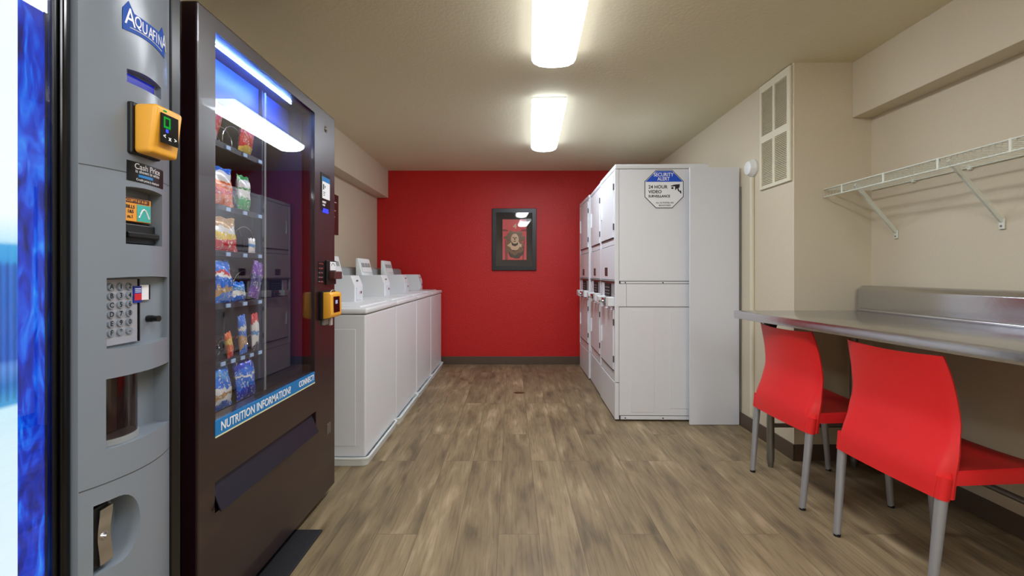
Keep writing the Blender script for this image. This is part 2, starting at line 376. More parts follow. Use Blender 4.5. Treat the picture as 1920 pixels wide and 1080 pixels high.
flat([(kx-.006, 1.595), (kx+.006, 1.595), (kx+.010, 1.562), (kx-.010, 1.562)], M['bronze'], 'knocker_nose', prt, .0105)
flat(ell(kx, 1.547, .017, .005), M['bronze_d'], 'knocker_lips', prt, .0105)
b = tube(bm_(), [(kx+.062*math.cos(a), YB-.024, 1.478+.050*math.sin(a)) for a in [PI+PI*i/14 for i in range(15)]], .005, 6); obj('knocker_ring', b, M['bronze'], prt, smooth=True)
obj('lettering', face_y(text_bm('4', .085, .002, sx=1.1), .013, YB-.0162, 1.735), M['bronze_l'], prt)
obj('glazing', bx(PX0+fw-.002, PX1-fw+.002, YB-.0275, YB-.0262, PZ0+fw-.002, PZ1-fw+.002), M['pglass'], pt)

# ------------------------------------------------------------------ vent grille, round plate with conduit, plaque
vt = thing('vent_grille', 'tall beige double louvred vent grille high on the right wall by the corner', 'vent', (XF, 2.93, 1.72))
vy0, vy1, vz0, vz1 = 2.765, 3.105, 1.72, 2.435
opens = [(2.083, 2.384), (1.740, 2.038)]; cols = [(2.797, 2.926), (2.95, 3.079)]
cut = [bx(XF-.05, XF-.003, a, b_, c, d) for (c, d) in opens for (a, b_) in cols]
obj('grille_frame', carve(bx(XF-.016, XF-.001, vy0, vy1, vz0, vz1, bev=.004), cut), M['vent'], vt)
obj('cavity', bx(XF-.0045, XF-.0032, 2.79, 3.085, 1.735, 2.39), M['ventdark'], vt)
b = bm_()
for (c, d) in opens:
    for (a, e) in cols:
        n = 26
        for i in range(n):
            z = c+(d-c)*(i+.5)/n
            prism(b, [(XF-.014, z-.0045), (XF-.0128, z-.0045), (XF-.005, z+.0035), (XF-.0062, z+.0035)], 'y', a, e)
obj('louvre_slats', b, M['vent'], vt)
rp = thing('wall_alarm', 'round off-white alarm disc on the right wall beside the dryers', 'alarm', (XF, 3.208, 1.845))
b = bm_()
prof = [(0, .062), (.012, .062), (.02, .055), (.032, .052), (.044, .046), (.05, .03), (.052, 0)]
S = 28; rings = [[b.verts.new((XF-.001-d, 3.208+r*math.cos(2*PI*k/S), 1.90+r*math.sin(2*PI*k/S))) for k in range(S)] for d, r in prof[:-1]]
c = b.verts.new((XF-.053, 3.208, 1.90))
for p, q in zip(rings, rings[1:]):
    for k in range(S): b.faces.new((p[k], p[(k+1) % S], q[(k+1) % S], q[k]))
for k in range(S): b.faces.new((rings[-1][k], rings[-1][(k+1) % S], c))
b.faces.new(rings[0]); bmesh.ops.recalc_face_normals(b, faces=b.faces)
obj('disc', b, M['wplastic'], rp, smooth=True)
tag(obj('conduit', bx(XF-.022, XF-.001, 3.195, 3.222, .12, 1.836, bev=.005), M['vent']), 'slim painted conduit running down the right wall from the round disc', 'conduit')
pl = thing('wall_plaque', 'narrow brown plaque on the left wall just behind the snack machine', 'sign', (XL, 4.285, 1.517))
obj('plate', bx(XL+.001, XL+.012, 4.1, 4.36, 1.517, 1.90, bev=.002), M['plaque'], pl)
for k, zz in enumerate((1.82, 1.74, 1.68, 1.61)): obj('lettering', bx(XL+.0121, XL+.0126, 4.22, 4.31-.02*k, zz, zz+.006), M['paperw'], pl)

# ------------------------------------------------------------------ wire shelf
ws = thing('wire_shelf', 'long white wire shelf with braces on the right wall above the steel table', 'shelf', (XR, 1.8, 1.657))
SX, SY0, SY1 = 1.905, .9, 2.735
b = bm_()
n = int((SY1-SY0)/.0254)
for i in range(n+1):
    y = SY1-.004-i*.0254
    tube(b, [(XR-.006, y, 1.657), (SX, y, 1.657), (SX-.002, y, 1.615)] if i % 1 == 0 else [], .0017, 5)
for x in (2.06,): tube(b, [(x, SY0, 1.6535), (x, SY1, 1.6535)], .003, 6)
obj('wire_deck', b, M['wire'], ws, smooth=True)
b = bm_(); tube(b, [(SX, SY0, 1.660), (SX, SY1, 1.660)], .0035, 8); obj('front_rail', b, M['wire'], ws, smooth=True)
b = bm_(); tube(b, [(SX, SY0, 1.613), (SX, SY1, 1.613)], .0035, 8); obj('front_rail', b, M['wire'], ws, smooth=True)
b = bm_(); tube(b, [(XR-.008, SY0, 1.655), (XR-.008, SY1, 1.655)], .0035, 8); obj('back_rail', b, M['wire'], ws, smooth=True)
for y in (2.585, 2.297, 2.003, 1.711, 1.42, 1.13): obj('rail_clip', bx(SX-.005, SX+.004, y-.0045, y+.0045, 1.609, 1.664, bev=.002), M['wire'], ws)
for y in (2.45, 2.148, 1.6, 1.25): obj('wall_clip', bx(XR-.016, XR-.0008, y-.009, y+.009, 1.643, 1.668, bev=.003), M['wire'], ws)
for (ya, yb) in ((2.50, 2.564), (1.965, 2.01), (1.30, 1.34)):
    p0 = Vector((SX+.012, ya, 1.645)); p1 = Vector((XR-.008, yb, 1.385)); b = bm_()
    d = (p1-p0); nrm = Vector((0, 1, 0)); u = d.cross(nrm).normalized()*.010
    vs = []
    for p in (p0, p1):
        for s, t in ((-1, -1), (1, -1), (1, 1), (-1, 1)): vs.append(b.verts.new(p+u*s+nrm*.005*t))
    for k in range(4): b.faces.new((vs[k], vs[(k+1) % 4], vs[4+(k+1) % 4], vs[4+k]))
    b.faces.new(vs[:4]); b.faces.new(vs[4:]); bmesh.ops.recalc_face_normals(b, faces=b.faces)
    br = obj('brace', b, M['wire'], ws)
    b = bm_(); box(b, XR-.010, XR-.0008, yb-.012, yb+.012, 1.345, 1.395, bev=.004); obj('brace_foot', b, M['wire'], br)
    b = bm_(); tube(b, [(XR-.010, yb, 1.36), (XR-.0125, yb, 1.36)], .0045, 8); obj('screw', b, M['steel_dull'], br)

# ------------------------------------------------------------------ stainless table
CT = .922
tb = thing('steel_table', 'long stainless steel work table with raised backsplash along the right wall', 'table', (1.8, 1.9, 0))
ctb = bm_(); FY = 2.72; CY0 = .35
fx = lambda y: 1.345+(FY-y)*.105
prism(ctb, [(fx(FY), FY), (fx(CY0), CY0), (2.11, CY0), (2.11, FY)], 'z', CT-.046, CT, bev=.006)
obj('tabletop', ctb, M['steel'], tb, smooth=True)
b = bm_(); prism(b, [(2.098, CT-.002), (2.098, CT+.125), (2.125, CT+.152), (2.19, CT+.152), (2.19, CT-.046), (2.112, CT-.046)], 'y', CY0, FY, bev=.004)
obj('backsplash', b, M['steel'], tb, smooth=True)
b = bm_(); tube(b, [(2.094, CY0+.01, CT+.006), (2.094, FY-.01, CT+.006)], .010, 10); obj('bead', b, M['steel'], tb, smooth=True)
b = bm_(); tube(b, [(1.535, 2.66, .035), (1.535, 2.66, CT-.05)], .0205, 14)
lg = obj('leg', b, M['steel_dull'], tb, smooth=True)
b = bm_(); tube(b, [(1.535, 2.66, 0), (1.535, 2.66, .036)], .014, 12, r2=.019); obj('foot', b, M['steel_dull'], lg, smooth=True)
b = bm_(); tube(b, [(1.535, 2.66, CT-.11), (1.535, 2.66, CT-.046)], .026, 14, r2=.045); obj('gusset', b, M['black'], lg, smooth=True)
b = bm_(); tube(b, [(2.03, 2.66, .035), (2.03, 2.66, CT-.05)], .0205, 14); lg = obj('leg', b, M['steel_dull'], tb, smooth=True)
b = bm_(); tube(b, [(2.03, 2.66, 0), (2.03, 2.66, .036)], .014, 12, r2=.019); obj('foot', b, M['steel_dull'], lg, smooth=True)
for x in (1.66, 2.03):
    b = bm_(); tube(b, [(x, .55, .035), (x, .55, CT-.05)], .0205, 14); lg = obj('leg', b, M['steel_dull'], tb, smooth=True)
    b = bm_(); tube(b, [(x, .55, 0), (x, .55, .036)], .014, 12, r2=.019); obj('foot', b, M['steel_dull'], lg, smooth=True)
b = bm_(); tube(b, [(1.55, 2.66, .245), (2.02, 2.66, .245)], .013, 12); obj('stretcher', b, M['steel_dull'], tb, smooth=True)
b = bm_(); tube(b, [(2.03, 2.65, .245), (2.03, .56, .245)], .013, 12); obj('stretcher', b, M['steel_dull'], tb, smooth=True)

# ------------------------------------------------------------------ chairs
def lerp(t, pts):
    for (a, x), (b_, y) in zip(pts, pts[1:]):
        if t <= b_: return x+(y-x)*(t-a)/(b_-a)
    return pts[-1][1]
def smooth_lerp(t, pts):
    # catmull-rom through the points
    n = len(pts)
    for i in range(n-1):
        if t <= pts[i+1][0] or i == n-2:
            t0, t1 = pts[i][0], pts[i+1][0]; u = max(0, min(1, (t-t0)/(t1-t0)))
            p1, p2 = pts[i][1], pts[i+1][1]
            m1 = (p2-pts[max(i-1, 0)][1])/(t1-pts[max(i-1, 0)][0]) if i > 0 else (p2-p1)/(t1-t0)
            m2 = (pts[min(i+2, n-1)][1]-p1)/(pts[min(i+2, n-1)][0]-t0) if i < n-2 else (p2-p1)/(t1-t0)
            h = t1-t0
            return (2*u**3-3*u*u+1)*p1+(u**3-2*u*u+u)*m1*h+(-2*u**3+3*u*u)*p2+(u**3-u*u)*m2*h
def make_chair(label, loc, rz):
    """local frame: x from the rear legs to the front, y across, origin on the floor between the rear feet"""
    t = thing('cafe_chair', label, 'chair', loc, rz, 'red plastic chairs at the steel table')
    X = [(.375, .014), (.46, .022), (.54, .054), (.62, .076), (.70, .072), (.78, .058), (.862, .036)]     # rear surface, by height
    W = [(.375, .238), (.46, .242), (.54, .238), (.62, .229), (.72, .222), (.80, .216), (.862, .207)]     # half width, by height
    b = bm_(); NU, NZ = 28, 26; out = []; inn = []
    for j in range(NZ+1):
        z = .375+(.862-.375)*j/NZ; x0 = smooth_lerp(z, X); hw = smooth_lerp(z, W); ro, ri = [], []
        low = max(0, min(1, (.60-z)/.16)); low = low*low*(3-2*low)
        for i in range(NU+1):
            u = -1+2*i/NU; au = abs(u)
            bow = -.022*(1-u*u)*(1-low*.6)
            wrap = max(0, (au-.86)/.14); 
            fwd = (.032*low+.010)*wrap**1.6
            zz = z - (.008*(1-u*u) if j == NZ else 0)
            yy = u*hw*(1-.03*wrap*low)
            ro.append(b.verts.new((x0+bow+fwd, yy, zz)))
            th = .009+.003*low
            ri.append(b.verts.new((x0+bow+fwd+th, yy*(1-.018), zz)))
        out.append(ro); inn.append(ri)
    for A, flip in ((out, False), (inn, True)):
        for j in range(NZ):
            for i in range(NU):
                f = (A[j][i], A[j][i+1], A[j+1][i+1], A[j+1][i]); b.faces.new(f[::-1] if flip else f)
    for j in range(NZ):
        b.faces.new((out[j][0], out[j+1][0], inn[j+1][0], inn[j][0])); b.faces.new((out[j][NU], inn[j][NU], inn[j+1][NU], out[j+1][NU]))
    for i in range(NU):
        b.faces.new((out[0][i], inn[0][i], inn[0][i+1], out[0][i+1])); b.faces.new((out[NZ][i], out[NZ][i+1], inn[NZ][i+1], inn[NZ][i]))
    bmesh.ops.recalc_face_normals(b, faces=b.faces)
    obj('backrest', b, M['redp'], t, world=False, smooth=True)
    # seat with skirt
    b = bm_(); NX, NY = 20, 16; top = []; 
    def hwid(s): return .226-.008*s
    for i in range(NX+1):
        s = i/NX; x = .050+.425*s; row = []
        for k in range(NY+1):
            v = -1+2*k/NY
            z = .462+.010*abs(v)**2-.014*math.sin(PI*min(1, s*1.05))*(1-v*v) + .006*s-(.022*max(0, (s-.85)/.15)**2)
            row.append(b.verts.new((x, v*hwid(s), z)))
        top.append(row)
    for i in range(NX):
        for k in range(NY): b.faces.new((top[i][k], top[i+1][k], top[i+1][k+1], top[i][k+1]))
    loop = [top[0][k] for k in range(NY+1)]+[top[i][NY] for i in range(1, NX+1)]+[top[NX][k] for k in range(NY-1, -1, -1)]+[top[i][0] for i in range(NX-1, 0, -1)]
    low1 = []; 
    for v in loop:
        d = Vector((.005 if v.co.x > .42 else 0, .006*(1 if v.co.y > 0 else -1) if abs(abs(v.co.y)-hwid((v.co.x-.050)/.425)) < .002 else 0, 0))
        low1.append(b.verts.new((v.co.x+d.x, v.co.y+d.y, v.co.z-.008)))
    low2 = [b.verts.new((v.co.x+.002*(1 if v.co.x > .42 else 0), v.co.y, .424)) for v in low1]
    n = len(loop)
    for k in range(n):
        a, c = k, (k+1) % n
        b.faces.new((loop[a], loop[c], low1[c], low1[a])); b.faces.new((low1[a], low1[c], low2[c], low2[a]))
    cx = Vector((.29, 0, 0)); low3 = [b.verts.new((cx.x+(v.co.x-cx.x)*.97, v.co.y*.965, .424)) for v in low2]
    low4 = [b.verts.new((v.co.x, v.co.y, .444)) for v in low3]
    for k in range(n):
        a, c = k, (k+1) % n
        b.faces.new((low2[a], low2[c], low3[c], low3[a])); b.faces.new((low3[a], low3[c], low4[c], low4[a]))
    b.faces.new(low4)
    bmesh.ops.recalc_face_normals(b, faces=b.faces)
    obj('seat', b, M['redp'], t, world=False, smooth=True)
    for (xb, yb, xt, yt, zt) in ((0, .208, .036, .217, .43), (0, -.208, .036, -.217, .43), (.450, .205, .415, .208, .445), (.450, -.205, .415, -.208, .445)):
        b = bm_(); tube(b, [(xb, yb, .008), (xt, yt, zt)], .0135, 16, r2=.019)
        l = obj('leg', b, M['alu'], t, world=False, smooth=True)
        b = bm_(); tube(b, [(xb, yb, 0), (xb+.001, yb, .012)], .014, 14); obj('foot_cap', b, M['black'], l, world=False, smooth=True)
    # corner sockets
    for s in (-1, 1):
        b = bm_(); tube(b, [(.031, s*.2155, .374), (.040, s*.218, .45)], .0215, 14, r2=.022)
        obj('leg_socket', b, M['redp'], t, world=False, smooth=True)
    return t
ch = make_chair('red moulded plastic chair nearest the camera, tucked under the steel table', (1.432, 1.752, 0), math.radians(3.0))
c2 = copy_tree(ch); c2.location = (1.402, 2.385, 0); c2.rotation_euler = (0, 0, math.radians(2.5))
c2['label'] = 'red moulded plastic chair farther from the camera, at the far table end by the dryers'

# ------------------------------------------------------------------ washers on trays
def make_washer(label, loc):
    t = thing('top_load_washer', label, 'washing machine', loc, 0, 'white coin operated washers along the left wall')
    o = lambda n, b, m, p=None, s=False, l=None: obj(n, b, m, p or t, world=False, smooth=s, label=l)
    cab = carve(bx(-.66, 0, 0, .70, .03, .886, bev=.008), [])
    o('cabinet', cab, M['white'])
    b = bm_(); box(b, -.58, -.06, -.0022, .002, .10, .80, bev=.001); o('side_panel', b, M['white'])
    b = bm_(); box(b, -.003, -.0004, -.001, .701, .02, .05); 
    b.free()
    b = bm_(); box(b, -.665, .010, -.006, .706, .890, .926, bev=.012, seg=4); o('top_panel', b, M['white'], s=True)
    b = bm_(); box(b, -.45, -.05, .06, .64, .921, .936, bev=.006, seg=3); o('lid', b, M['white'], s=True)
    b = bm_(); prism(b, [(-.50, .92), (-.475, .95), (-.50, 1.175), (-.53, 1.19), (-.65, 1.19), (-.66, .92)], 'y', .0, .70, bev=.006); con = o('console', b, M['gplastic'])
    b = bm_(); prism(b, [(-.215, .924), (-.215, 1.048), (-.243, 1.12), (-.52, 1.12), (-.52, .924)], 'y', .43, .60, bev=.004); mc = o('meter_case', b, M['white'])
    b = bm_(); box(b, -.216, -.208, .46, .57, .945, 1.035, bev=.004); o('coin_door', b, M['white2'], mc)
    b = bm_(); tube(b, [(-.212, .515, 1.0), (-.198, .515, 1.0)], .010, 12); o('lock', b, M['chrome'], mc, True)
    b = bm_(); tube(b, [(-.229, .50, 1.08), (-.216, .50, 1.085)], .006, 8); o('coin_slot', b, M['steel_dull'], mc)
    return t
def add_display(t):
    b = bm_(); prism(b, [(-.425, 1.118), (-.462, 1.262), (-.472, 1.266), (-.482, 1.262), (-.482, 1.118)], 'y', .40, .70, bev=.008)
    for v in b.verts: v.co.x += .03
    dp = obj('display_hood', b, M['tray'], t, world=False, smooth=True)
    b = bm_(); prism(b, [(-.4305, 1.145), (-.4600, 1.252), (-.4615, 1.252), (-.4320, 1.145)], 'y', .425, .675)
    for v in b.verts: v.co.x += .0335
    obj('display_window', b, M['wplastic'], dp, world=False)
    b = bm_()
    for k, (ya, yb) in enumerate(((.44, .51), (.53, .59), (.61, .655))): prism(b, [(-.4425, 1.19), (-.4535, 1.225), (-.4515, 1.225), (-.4405, 1.19)], 'y', ya, yb)
    for v in b.verts: v.co.x += .0355
    obj('display_print', b, M['gplastic'], dp, world=False)
wx, wy = -.88, 2.69
wa = make_washer('white coin operated washer nearest the camera, right behind the snack vending machine', (wx, wy, .012))
wl = ['second white coin operated washer counted from the snack machine', 'third white coin operated washer counted from the snack machine',
      'white coin operated washer farthest away, against the red wall, without a display hood']
w4 = copy_tree(wa)
w4.location = (wx, wy+3*.727, .012); w4['label'] = wl[2]
add_display(wa)
for i in (1, 2):
    c = copy_tree(wa); c.location = (wx, wy+i*.727, .012); c['label'] = wl[i-1]
def make_tray(label, loc):
    b = bm_(); L_, W_ = .715, .72
    def ring(ins, z, r):
        pts = []
        for cx, cy, a0 in ((-r-ins, L_-r-ins, 0), (-W_+r+ins, L_-r-ins, 90), (-W_+r+ins, r+ins, 180), (-r-ins, r+ins, 270)):
            for k in range(5):
                a = math.radians(a0+22.5*k); pts.append((cx+r*math.cos(a), cy+r*math.sin(a), z))
        return [b.verts.new(p) for p in pts]
    rs = [ring(.012, .001, .03), ring(.004, .040, .035), ring(0, .042, .038), ring(0, .052, .038), ring(.006, .054, .034), ring(.014, .050, .03), ring(.020, .008, .028)]
    n = len(rs[0])
    for p, q in zip(rs, rs[1:]):
        for k in range(n): b.faces.new((p[k], p[(k+1) % n], q[(k+1) % n], q[k]))
    b.faces.new(rs[0][::-1]); b.faces.new(rs[-1]); bmesh.ops.recalc_face_normals(b, faces=b.faces)
    o = obj('drip_tray', b, M['tray'], smooth=True); o.location = loc
    return tag(o, label, 'drip tray', 'white plastic drip trays under the washers')
tr = make_tray('white plastic drip tray under the nearest washer, closest to the camera', (-.852, 2.655, 0))
for i, l in enumerate(('white plastic drip tray under the second washer from the snack machine', 'white plastic drip tray under the third washer from the snack machine', 'white plastic drip tray under the farthest washer, ending at the red wall')):
    c = tr.copy(); link(c); c.location = (-.845, 2.655+(i+1)*.727, 0); c['label'] = l

# ------------------------------------------------------------------ stacked dryers
DH = 1.994
def make_dryer(label, loc, rz):
    """local: x into the machine from its front, y along the row, z up"""
    t = thing('stacked_dryer', label, 'dryer', loc, rz, 'white stacked coin operated dryers on the right')
    o = lambda n, b, m, p=None, s=False: obj(n, b, m, p or t, world=False, smooth=s)
    W_ = .655
    core = bx(.014, .712, .006, W_-.004, .012, 1.955); o('cabinet', core, M['seam'])  # core of a white cabinet, greyed to stand in for shade between panels
    o('top_cap', bx(-.004, .722, -.003, W_+.002, 1.957, DH, bev=.008), M['white'])
    # corner trims
    for y0, y1 in ((0, .02), (W_-.022, W_)): 
        o('corner_trim', bx(-.004, .028, y0, y1, .300, 1.954, bev=.003), M['white'])
    o('corner_trim', bx(-.004, .028, 0, .02, .012, .295, bev=.003), M['white'])
    o('kick_panel', bx(-.002, .02, .022, W_, .012, .293, bev=.003), M['white'])
    # front skins
    b = bm_(); box(b, .002, .02, .022, W_-.024, .300, .872, bev=.002); o('lower_front', b, M['white'])
    b = bm_(); box(b, .002, .02, .022, W_-.024, 1.374, 1.954, bev=.002); o('upper_front', b, M['white'])
    b = bm_(); box(b, -.003, .02, .022, W_-.024, 1.096, 1.368, bev=.004); o('middle_front', b, M['white'])
    b = bm_(); box(b, .006, .02, .022, W_-.024, .878, 1.082, bev=.002); cp = o('control_panel', b, M['steel_dull'])
    o('ledge', bx(-.012, .01, .01, W_-.01, 1.083, 1.093, bev=.002), M['gplastic'])
    b = bm_()
    for i in range(7): box(b, -.0046, -.0028, .30, .42, 1.125+i*.0105, 1.1325+i*.0105)
    o('vent_louvre', b, M['black'])
    dsp = o('price_display', bx(-.004, .008, .20, .43, .958, 1.062, bev=.003), M['rubber'], cp)
    b = bm_()
    for i in range(3):
        for j in range(3): box(b, -.0052, -.004, .225+j*.065, .225+j*.065+.04, .975+i*.026, .982+i*.026)
    o('display_marks', b, M['gplastic'], dsp)
    o('control_trim', bx(-.002, .008, .05, .15, .90, 1.07, bev=.003), M['gplastic'], cp)
    o('control_trim', bx(-.002, .008, .47, .58, .90, 1.07, bev=.003), M['white2'], cp)
    b = bm_(); box(b, -.055, .008, .20, .30, .90, .945, bev=.004); cs = o('coin_slide', b, M['chrome'], cp)
    b = bm_(); box(b, -.085, -.05, .235, .265, .905, .925, bev=.004); o('slide_tongue', b, M['chrome'], cs)
    b = bm_(); tube(b, [(-.01, .36, .925), (.008, .36, .925)], .018, 14); o('lock', b, M['chrome'], cp, True)
    o('coin_box', bx(-.050, .008, .035, .14, .888, .958, bev=.004), M['wplastic'], cp)
    o('coin_box', bx(-.060, .008, .40, .52, .885, .95, bev=.006), M['wplastic'], cp)
    for (z0, z1, hz0, hz1, n) in ((.385, .855, .54, .68, 0), (1.43, 1.925, 1.62, 1.77, 1)):
        d = o('door', bx(-.007, .006, .065, .60, z0, z1, bev=.003), M['white'])
        o('handle', bx(-.018, -.006, .540, .560, hz0, hz1, bev=.003), M['wplastic'], d)
        for hz in (z0+.06, z1-.12): o('hinge', bx(-.007, .004, .056, .066, hz, hz+.05, bev=.001), M['seam'], d)
        b = bm_(); box(b, -.004, .004, .07, .60, z0-.009, z0-.003); o('door_gasket', b, M['black'], d)
    # near side skins (-Y), then far side
    o('side_panel', bx(.030, .716, -.001, .008, 1.088, 1.954, bev=.0015), M['white'])
    o('side_panel', bx(.030, .716, -.001, .008, .045, .884, bev=.0015), M['white'])
    o('side_channel', bx(.040, .716, -.0035, .008, 1.068, 1.083, bev=.0015), M['white'])
    o('side_plate', bx(.085, .716, -.0045, .008, .889, 1.064, bev=.0015), M['white'])
    o('side_plate', bx(.004, .083, -.0045, .008, .889, 1.064, bev=.0015), M['white'])
    o('base_channel', bx(.040, .716, -.0035, .008, .014, .040, bev=.0015), M['white'])
    for x in (.075, .365):
        for z in (.026, 1.0755):
            b = bm_(); tube(b, [(x, -.0065, z), (x, -.003, z)], .005, 10); o('screw', b, M['black'])
    b = bm_(); box(b, .02, .716, W_-.012, W_, .02, 1.95); o('side_panel', b, M['white'])
    b = bm_(); box(b, .12, .30, -.0035, .002, .07, .86, bev=.0015); box(b, .42, .62, -.0035, .002, .10, .86, bev=.001); o('pressed_panel', b, M['white'])
    return t
d1 = make_dryer('white stacked dryer nearest the camera, its side carrying the security sign', (.803, 3.478, 0), math.radians(-1.2))
d2 = copy_tree(d1); d2.location = (.824, 4.146, 0); d2.rotation_euler = (0, 0, math.radians(-1.8)); d2['label'] = 'white stacked dryer in the middle of the row of three'
d3 = copy_tree(d1); d3.location = (.832, 4.826, 0); d3.rotation_euler = (0, 0, 0); d3['label'] = 'white stacked dryer farthest away, beside the red wall'
tag(obj('filler_panel', bx(1.345, XF-.012, 3.385, 3.405, .002, 1.948, bev=.002), M['white2']), 'tall plain white board closing the gap between the nearest dryer and the right wall', 'panel')
tag(obj('edge_channel', bx(XF-.0115, XF-.0005, 3.375, 3.42, .10, 1.80, bev=.001), M['steel_dull']), 'thin metal edge strip on the wall beside the white board', 'trim strip')

# security sign on the near dryer
sy = 3.472; scx, scz = 0, 0
def PY(px, py, Y): return ((px-960)/F*Y, CH+(HZ-py)/F*Y)
x0, z1 = PY(1208.5, 319, sy); x1, z0 = PY(1281, 390.5, sy)
sg = thing('security_sign', 'octagonal blue and white security alert sign on the nearest dryer side', 'sign', ((x0+x1)/2, sy, z0))
cw, chh = (x1-x0), (z1-z0); k = .29
def octa(g):
    a, b_, c, d = x0+g, x1-g, z0+g, z1-g; q = k*(b_-a)
    return [(a+q, c), (b_-q, c), (b_, c+q), (b_, d-q), (b_-q, d), (a+q, d), (a, d-q), (a, c+q)]
YS = sy-.003
b = bm_(); prism(b, octa(0), 'y', YS-.0012, YS); obj('sign_plate', b, M['ink'], sg)
b = bm_(); prism(b, octa(.005), 'y', YS-.0018, YS-.0011); obj('white_field', b, M['paperw'], sg)
g = .006; q = k*(x1-x0-2*g); a_, b2, d_ = x0+g, x1-g, z1-g
b = bm_(); prism(b, [(a_, d_-q-.002), (b2, d_-q-.002), (b2-q, d_-.002), (a_+q, d_-.002)], 'y', YS-.0024, YS-.0017); obj('blue_band', b, M['signblue'], sg)
def ln(s, px, py, size, mat, bold=.0006, sx=1.0, al='LEFT'):
    X, Z = PY(px, py, sy); obj('lettering', face_y(text_bm(s, size, bold, sx, .0002, al), X, YS-.0026, Z), mat, sg)
ln('SECURITY', 1243.7, 328, .040, M['paperw'], .0005, .86, 'CENTER')
ln('ALERT', 1243.7, 336, .038, M['paperw'], .0005, .86, 'CENTER')
ln('24 HOUR', 1215.5, 351, .0360, M['ink'], .0008, .98)
ln('VIDEO', 1215.5, 360, .0350, M['ink'], .0008, 1.0)
ln('SURVEILLANCE', 1215.5, 368.3, .0265, M['ink'], .0008, .93)
ln('ALL ACTIVITIES ARE', 1246, 380.5, .0155, M['ink'], .0002, 1.0, 'CENTER')
ln('MONITORED', 1246, 385.5, .0155, M['ink'], .0002, 1.0, 'CENTER')
def pic(pts, mat, d, name='camera_icon'):
    b = bm_(); prism(b, [PY(p, q_, sy) for p, q_ in pts], 'y', YS-.0026-d, YS-.0017-d); obj(name, b, mat, sg)
pic([(1256.5, 349), (1264, 346.5), (1274, 345.5), (1273, 352.5), (1268, 354), (1266, 357)], M['ink'], 0)
pic([(1257, 350), (1265, 350), (1265, 356), (1260, 357.5), (1256.5, 356)], M['paperw'], .0006)
pic([PYp for PYp in [(1260+2.2*math.cos(a), 353+2.0*math.sin(a)) for a in [2*PI*i/10 for i in range(10)]]], M['ink'], .0012)
pic([(1269, 353), (1271, 353), (1273, 358), (1276, 357.5), (1277, 363), (1275, 363), (1273.5, 360), (1270.5, 358.5)], M['ink'], 0)

sg.rotation_euler = (0, 0, math.radians(-1.2)); sg.location.y -= .0012

# ------------------------------------------------------------------ snack vending machine
VX = -.932; VY0, VY1, VZ0, VZ1 = 1.327, 2.358, .045, 1.958
sm = thing('snack_vending_machine', 'dark brown glass front snack vending machine with lit shelves beside the washers', 'vending machine', (VX, 1.84, 0))
WY0, WY1, WZ0, WZ1 = 1.408, 2.116, .683, 1.907
XB = -1.66; XD = -.985
b = bm_(); box(b, XB, XD-.001, VY0+.004, VY0+.03, VZ0, VZ1); box(b, XB, XD-.001, 2.13, VY1-.004, VZ0, VZ1)
box(b, XB, XB+.03, VY0+.03, 2.13, VZ0, VZ1); box(b, XB+.03, XD-.001, VY0+.03, 2.13, VZ1-.03, VZ1); box(b, XB+.03, XD-.001, VY0+.03, 2.13, VZ0, VZ0+.5)
obj('cabinet', b, M['blackm'], sm)
b = bm_(); box(b, XB+.031, XB+.04, 1.36, 2.125, .55, 1.92); box(b, XB+.04, XD-.02, 1.358, 1.366, .55, 1.92); box(b, XB+.04, XD-.01, 2.12, 2.128, .55, 1.92); box(b, XB+.04, XD-.01, 1.366, 2.12, 1.915, 1.924); box(b, XB+.04, XD-.01, 1.366, 2.12, .546, .555)
obj('liner', b, M['interior'], sm)
FL = (1.405, 2.13, .395, .492)
door = carve(bx(XD, VX, VY0, VY1, VZ0, VZ1, bev=.006), [bx(XD-.05, VX+.05, WY0, WY1, WZ0, WZ1), bx(VX-.045, VX+.05, FL[0], FL[1], FL[2], FL[3]), bx(VX-.006, VX+.05, 2.14, 2.152, .50, 1.90)][:2])
dr = obj('door', door, M['door'], sm)
obj('glass', bx(VX-.012, VX-.008, WY0+.0005, WY1-.0005, WZ0+.0005, WZ1-.0005), M['glass'], sm)
b = bm_(); prism(b, [(VX-.020, .487), (VX-.024, .487), (VX+.012, .398), (VX+.018, .398)], 'y', FL[0]+.006, FL[1]-.01, bev=.001)
obj('delivery_flap', b, pbr('flap_plastic', (22, 21, 38), .4), sm)
obj('led_strip', bx(XD+.002, XD+.005, 1.412, 1.99, 1.9000, 1.9030), M['led'], sm)
for y in (1.4, 1.9, 2.28):
    for x in (VX-.06, XB+.08):
        b = bm_(); tube(b, [(x, y, 0), (x, y, .046)], .02, 12); obj('levelling_foot', b, M['black'], sm)
obj('led_strip', bx(XD+.002, XD+.006, 1.395, 1.399, .72, 1.88), M['led'], sm)  # unseen strip behind the door stile, added to brighten the lower snacks
obj('painted_led_glow', bx(-1.06, -1.055, 1.367, 2.118, 1.765, 1.912), pbr('painted_glow_blue', (30, 84, 200), .4), sm)  # added panel, its blue colour stands in for the glow under the LED
# banner
bn = obj('banner', bx(VX-.006, VX+.002, 1.405, 2.113, .630, .684, bev=.001), M['banner'], sm)
obj('banner_edge', bx(VX+.0005, VX+.0028, 1.405, 2.113, .6305, .635), M['cream'], bn)
obj('lettering', face_x(text_bm('NUTRITION INFORMATION?', .041, .0006, .86), VX+.0025, 1.43, .658), M['paperw'], bn)
obj('lettering', face_x(text_bm('CONNECT!', .036, .0006, .80), VX+.0025, 1.955, .660), M['paperw'], bn)
def SP(px, py, X=VX):
    Y = X*F/(px-960); return Y, CH+(HZ-py)/F*Y
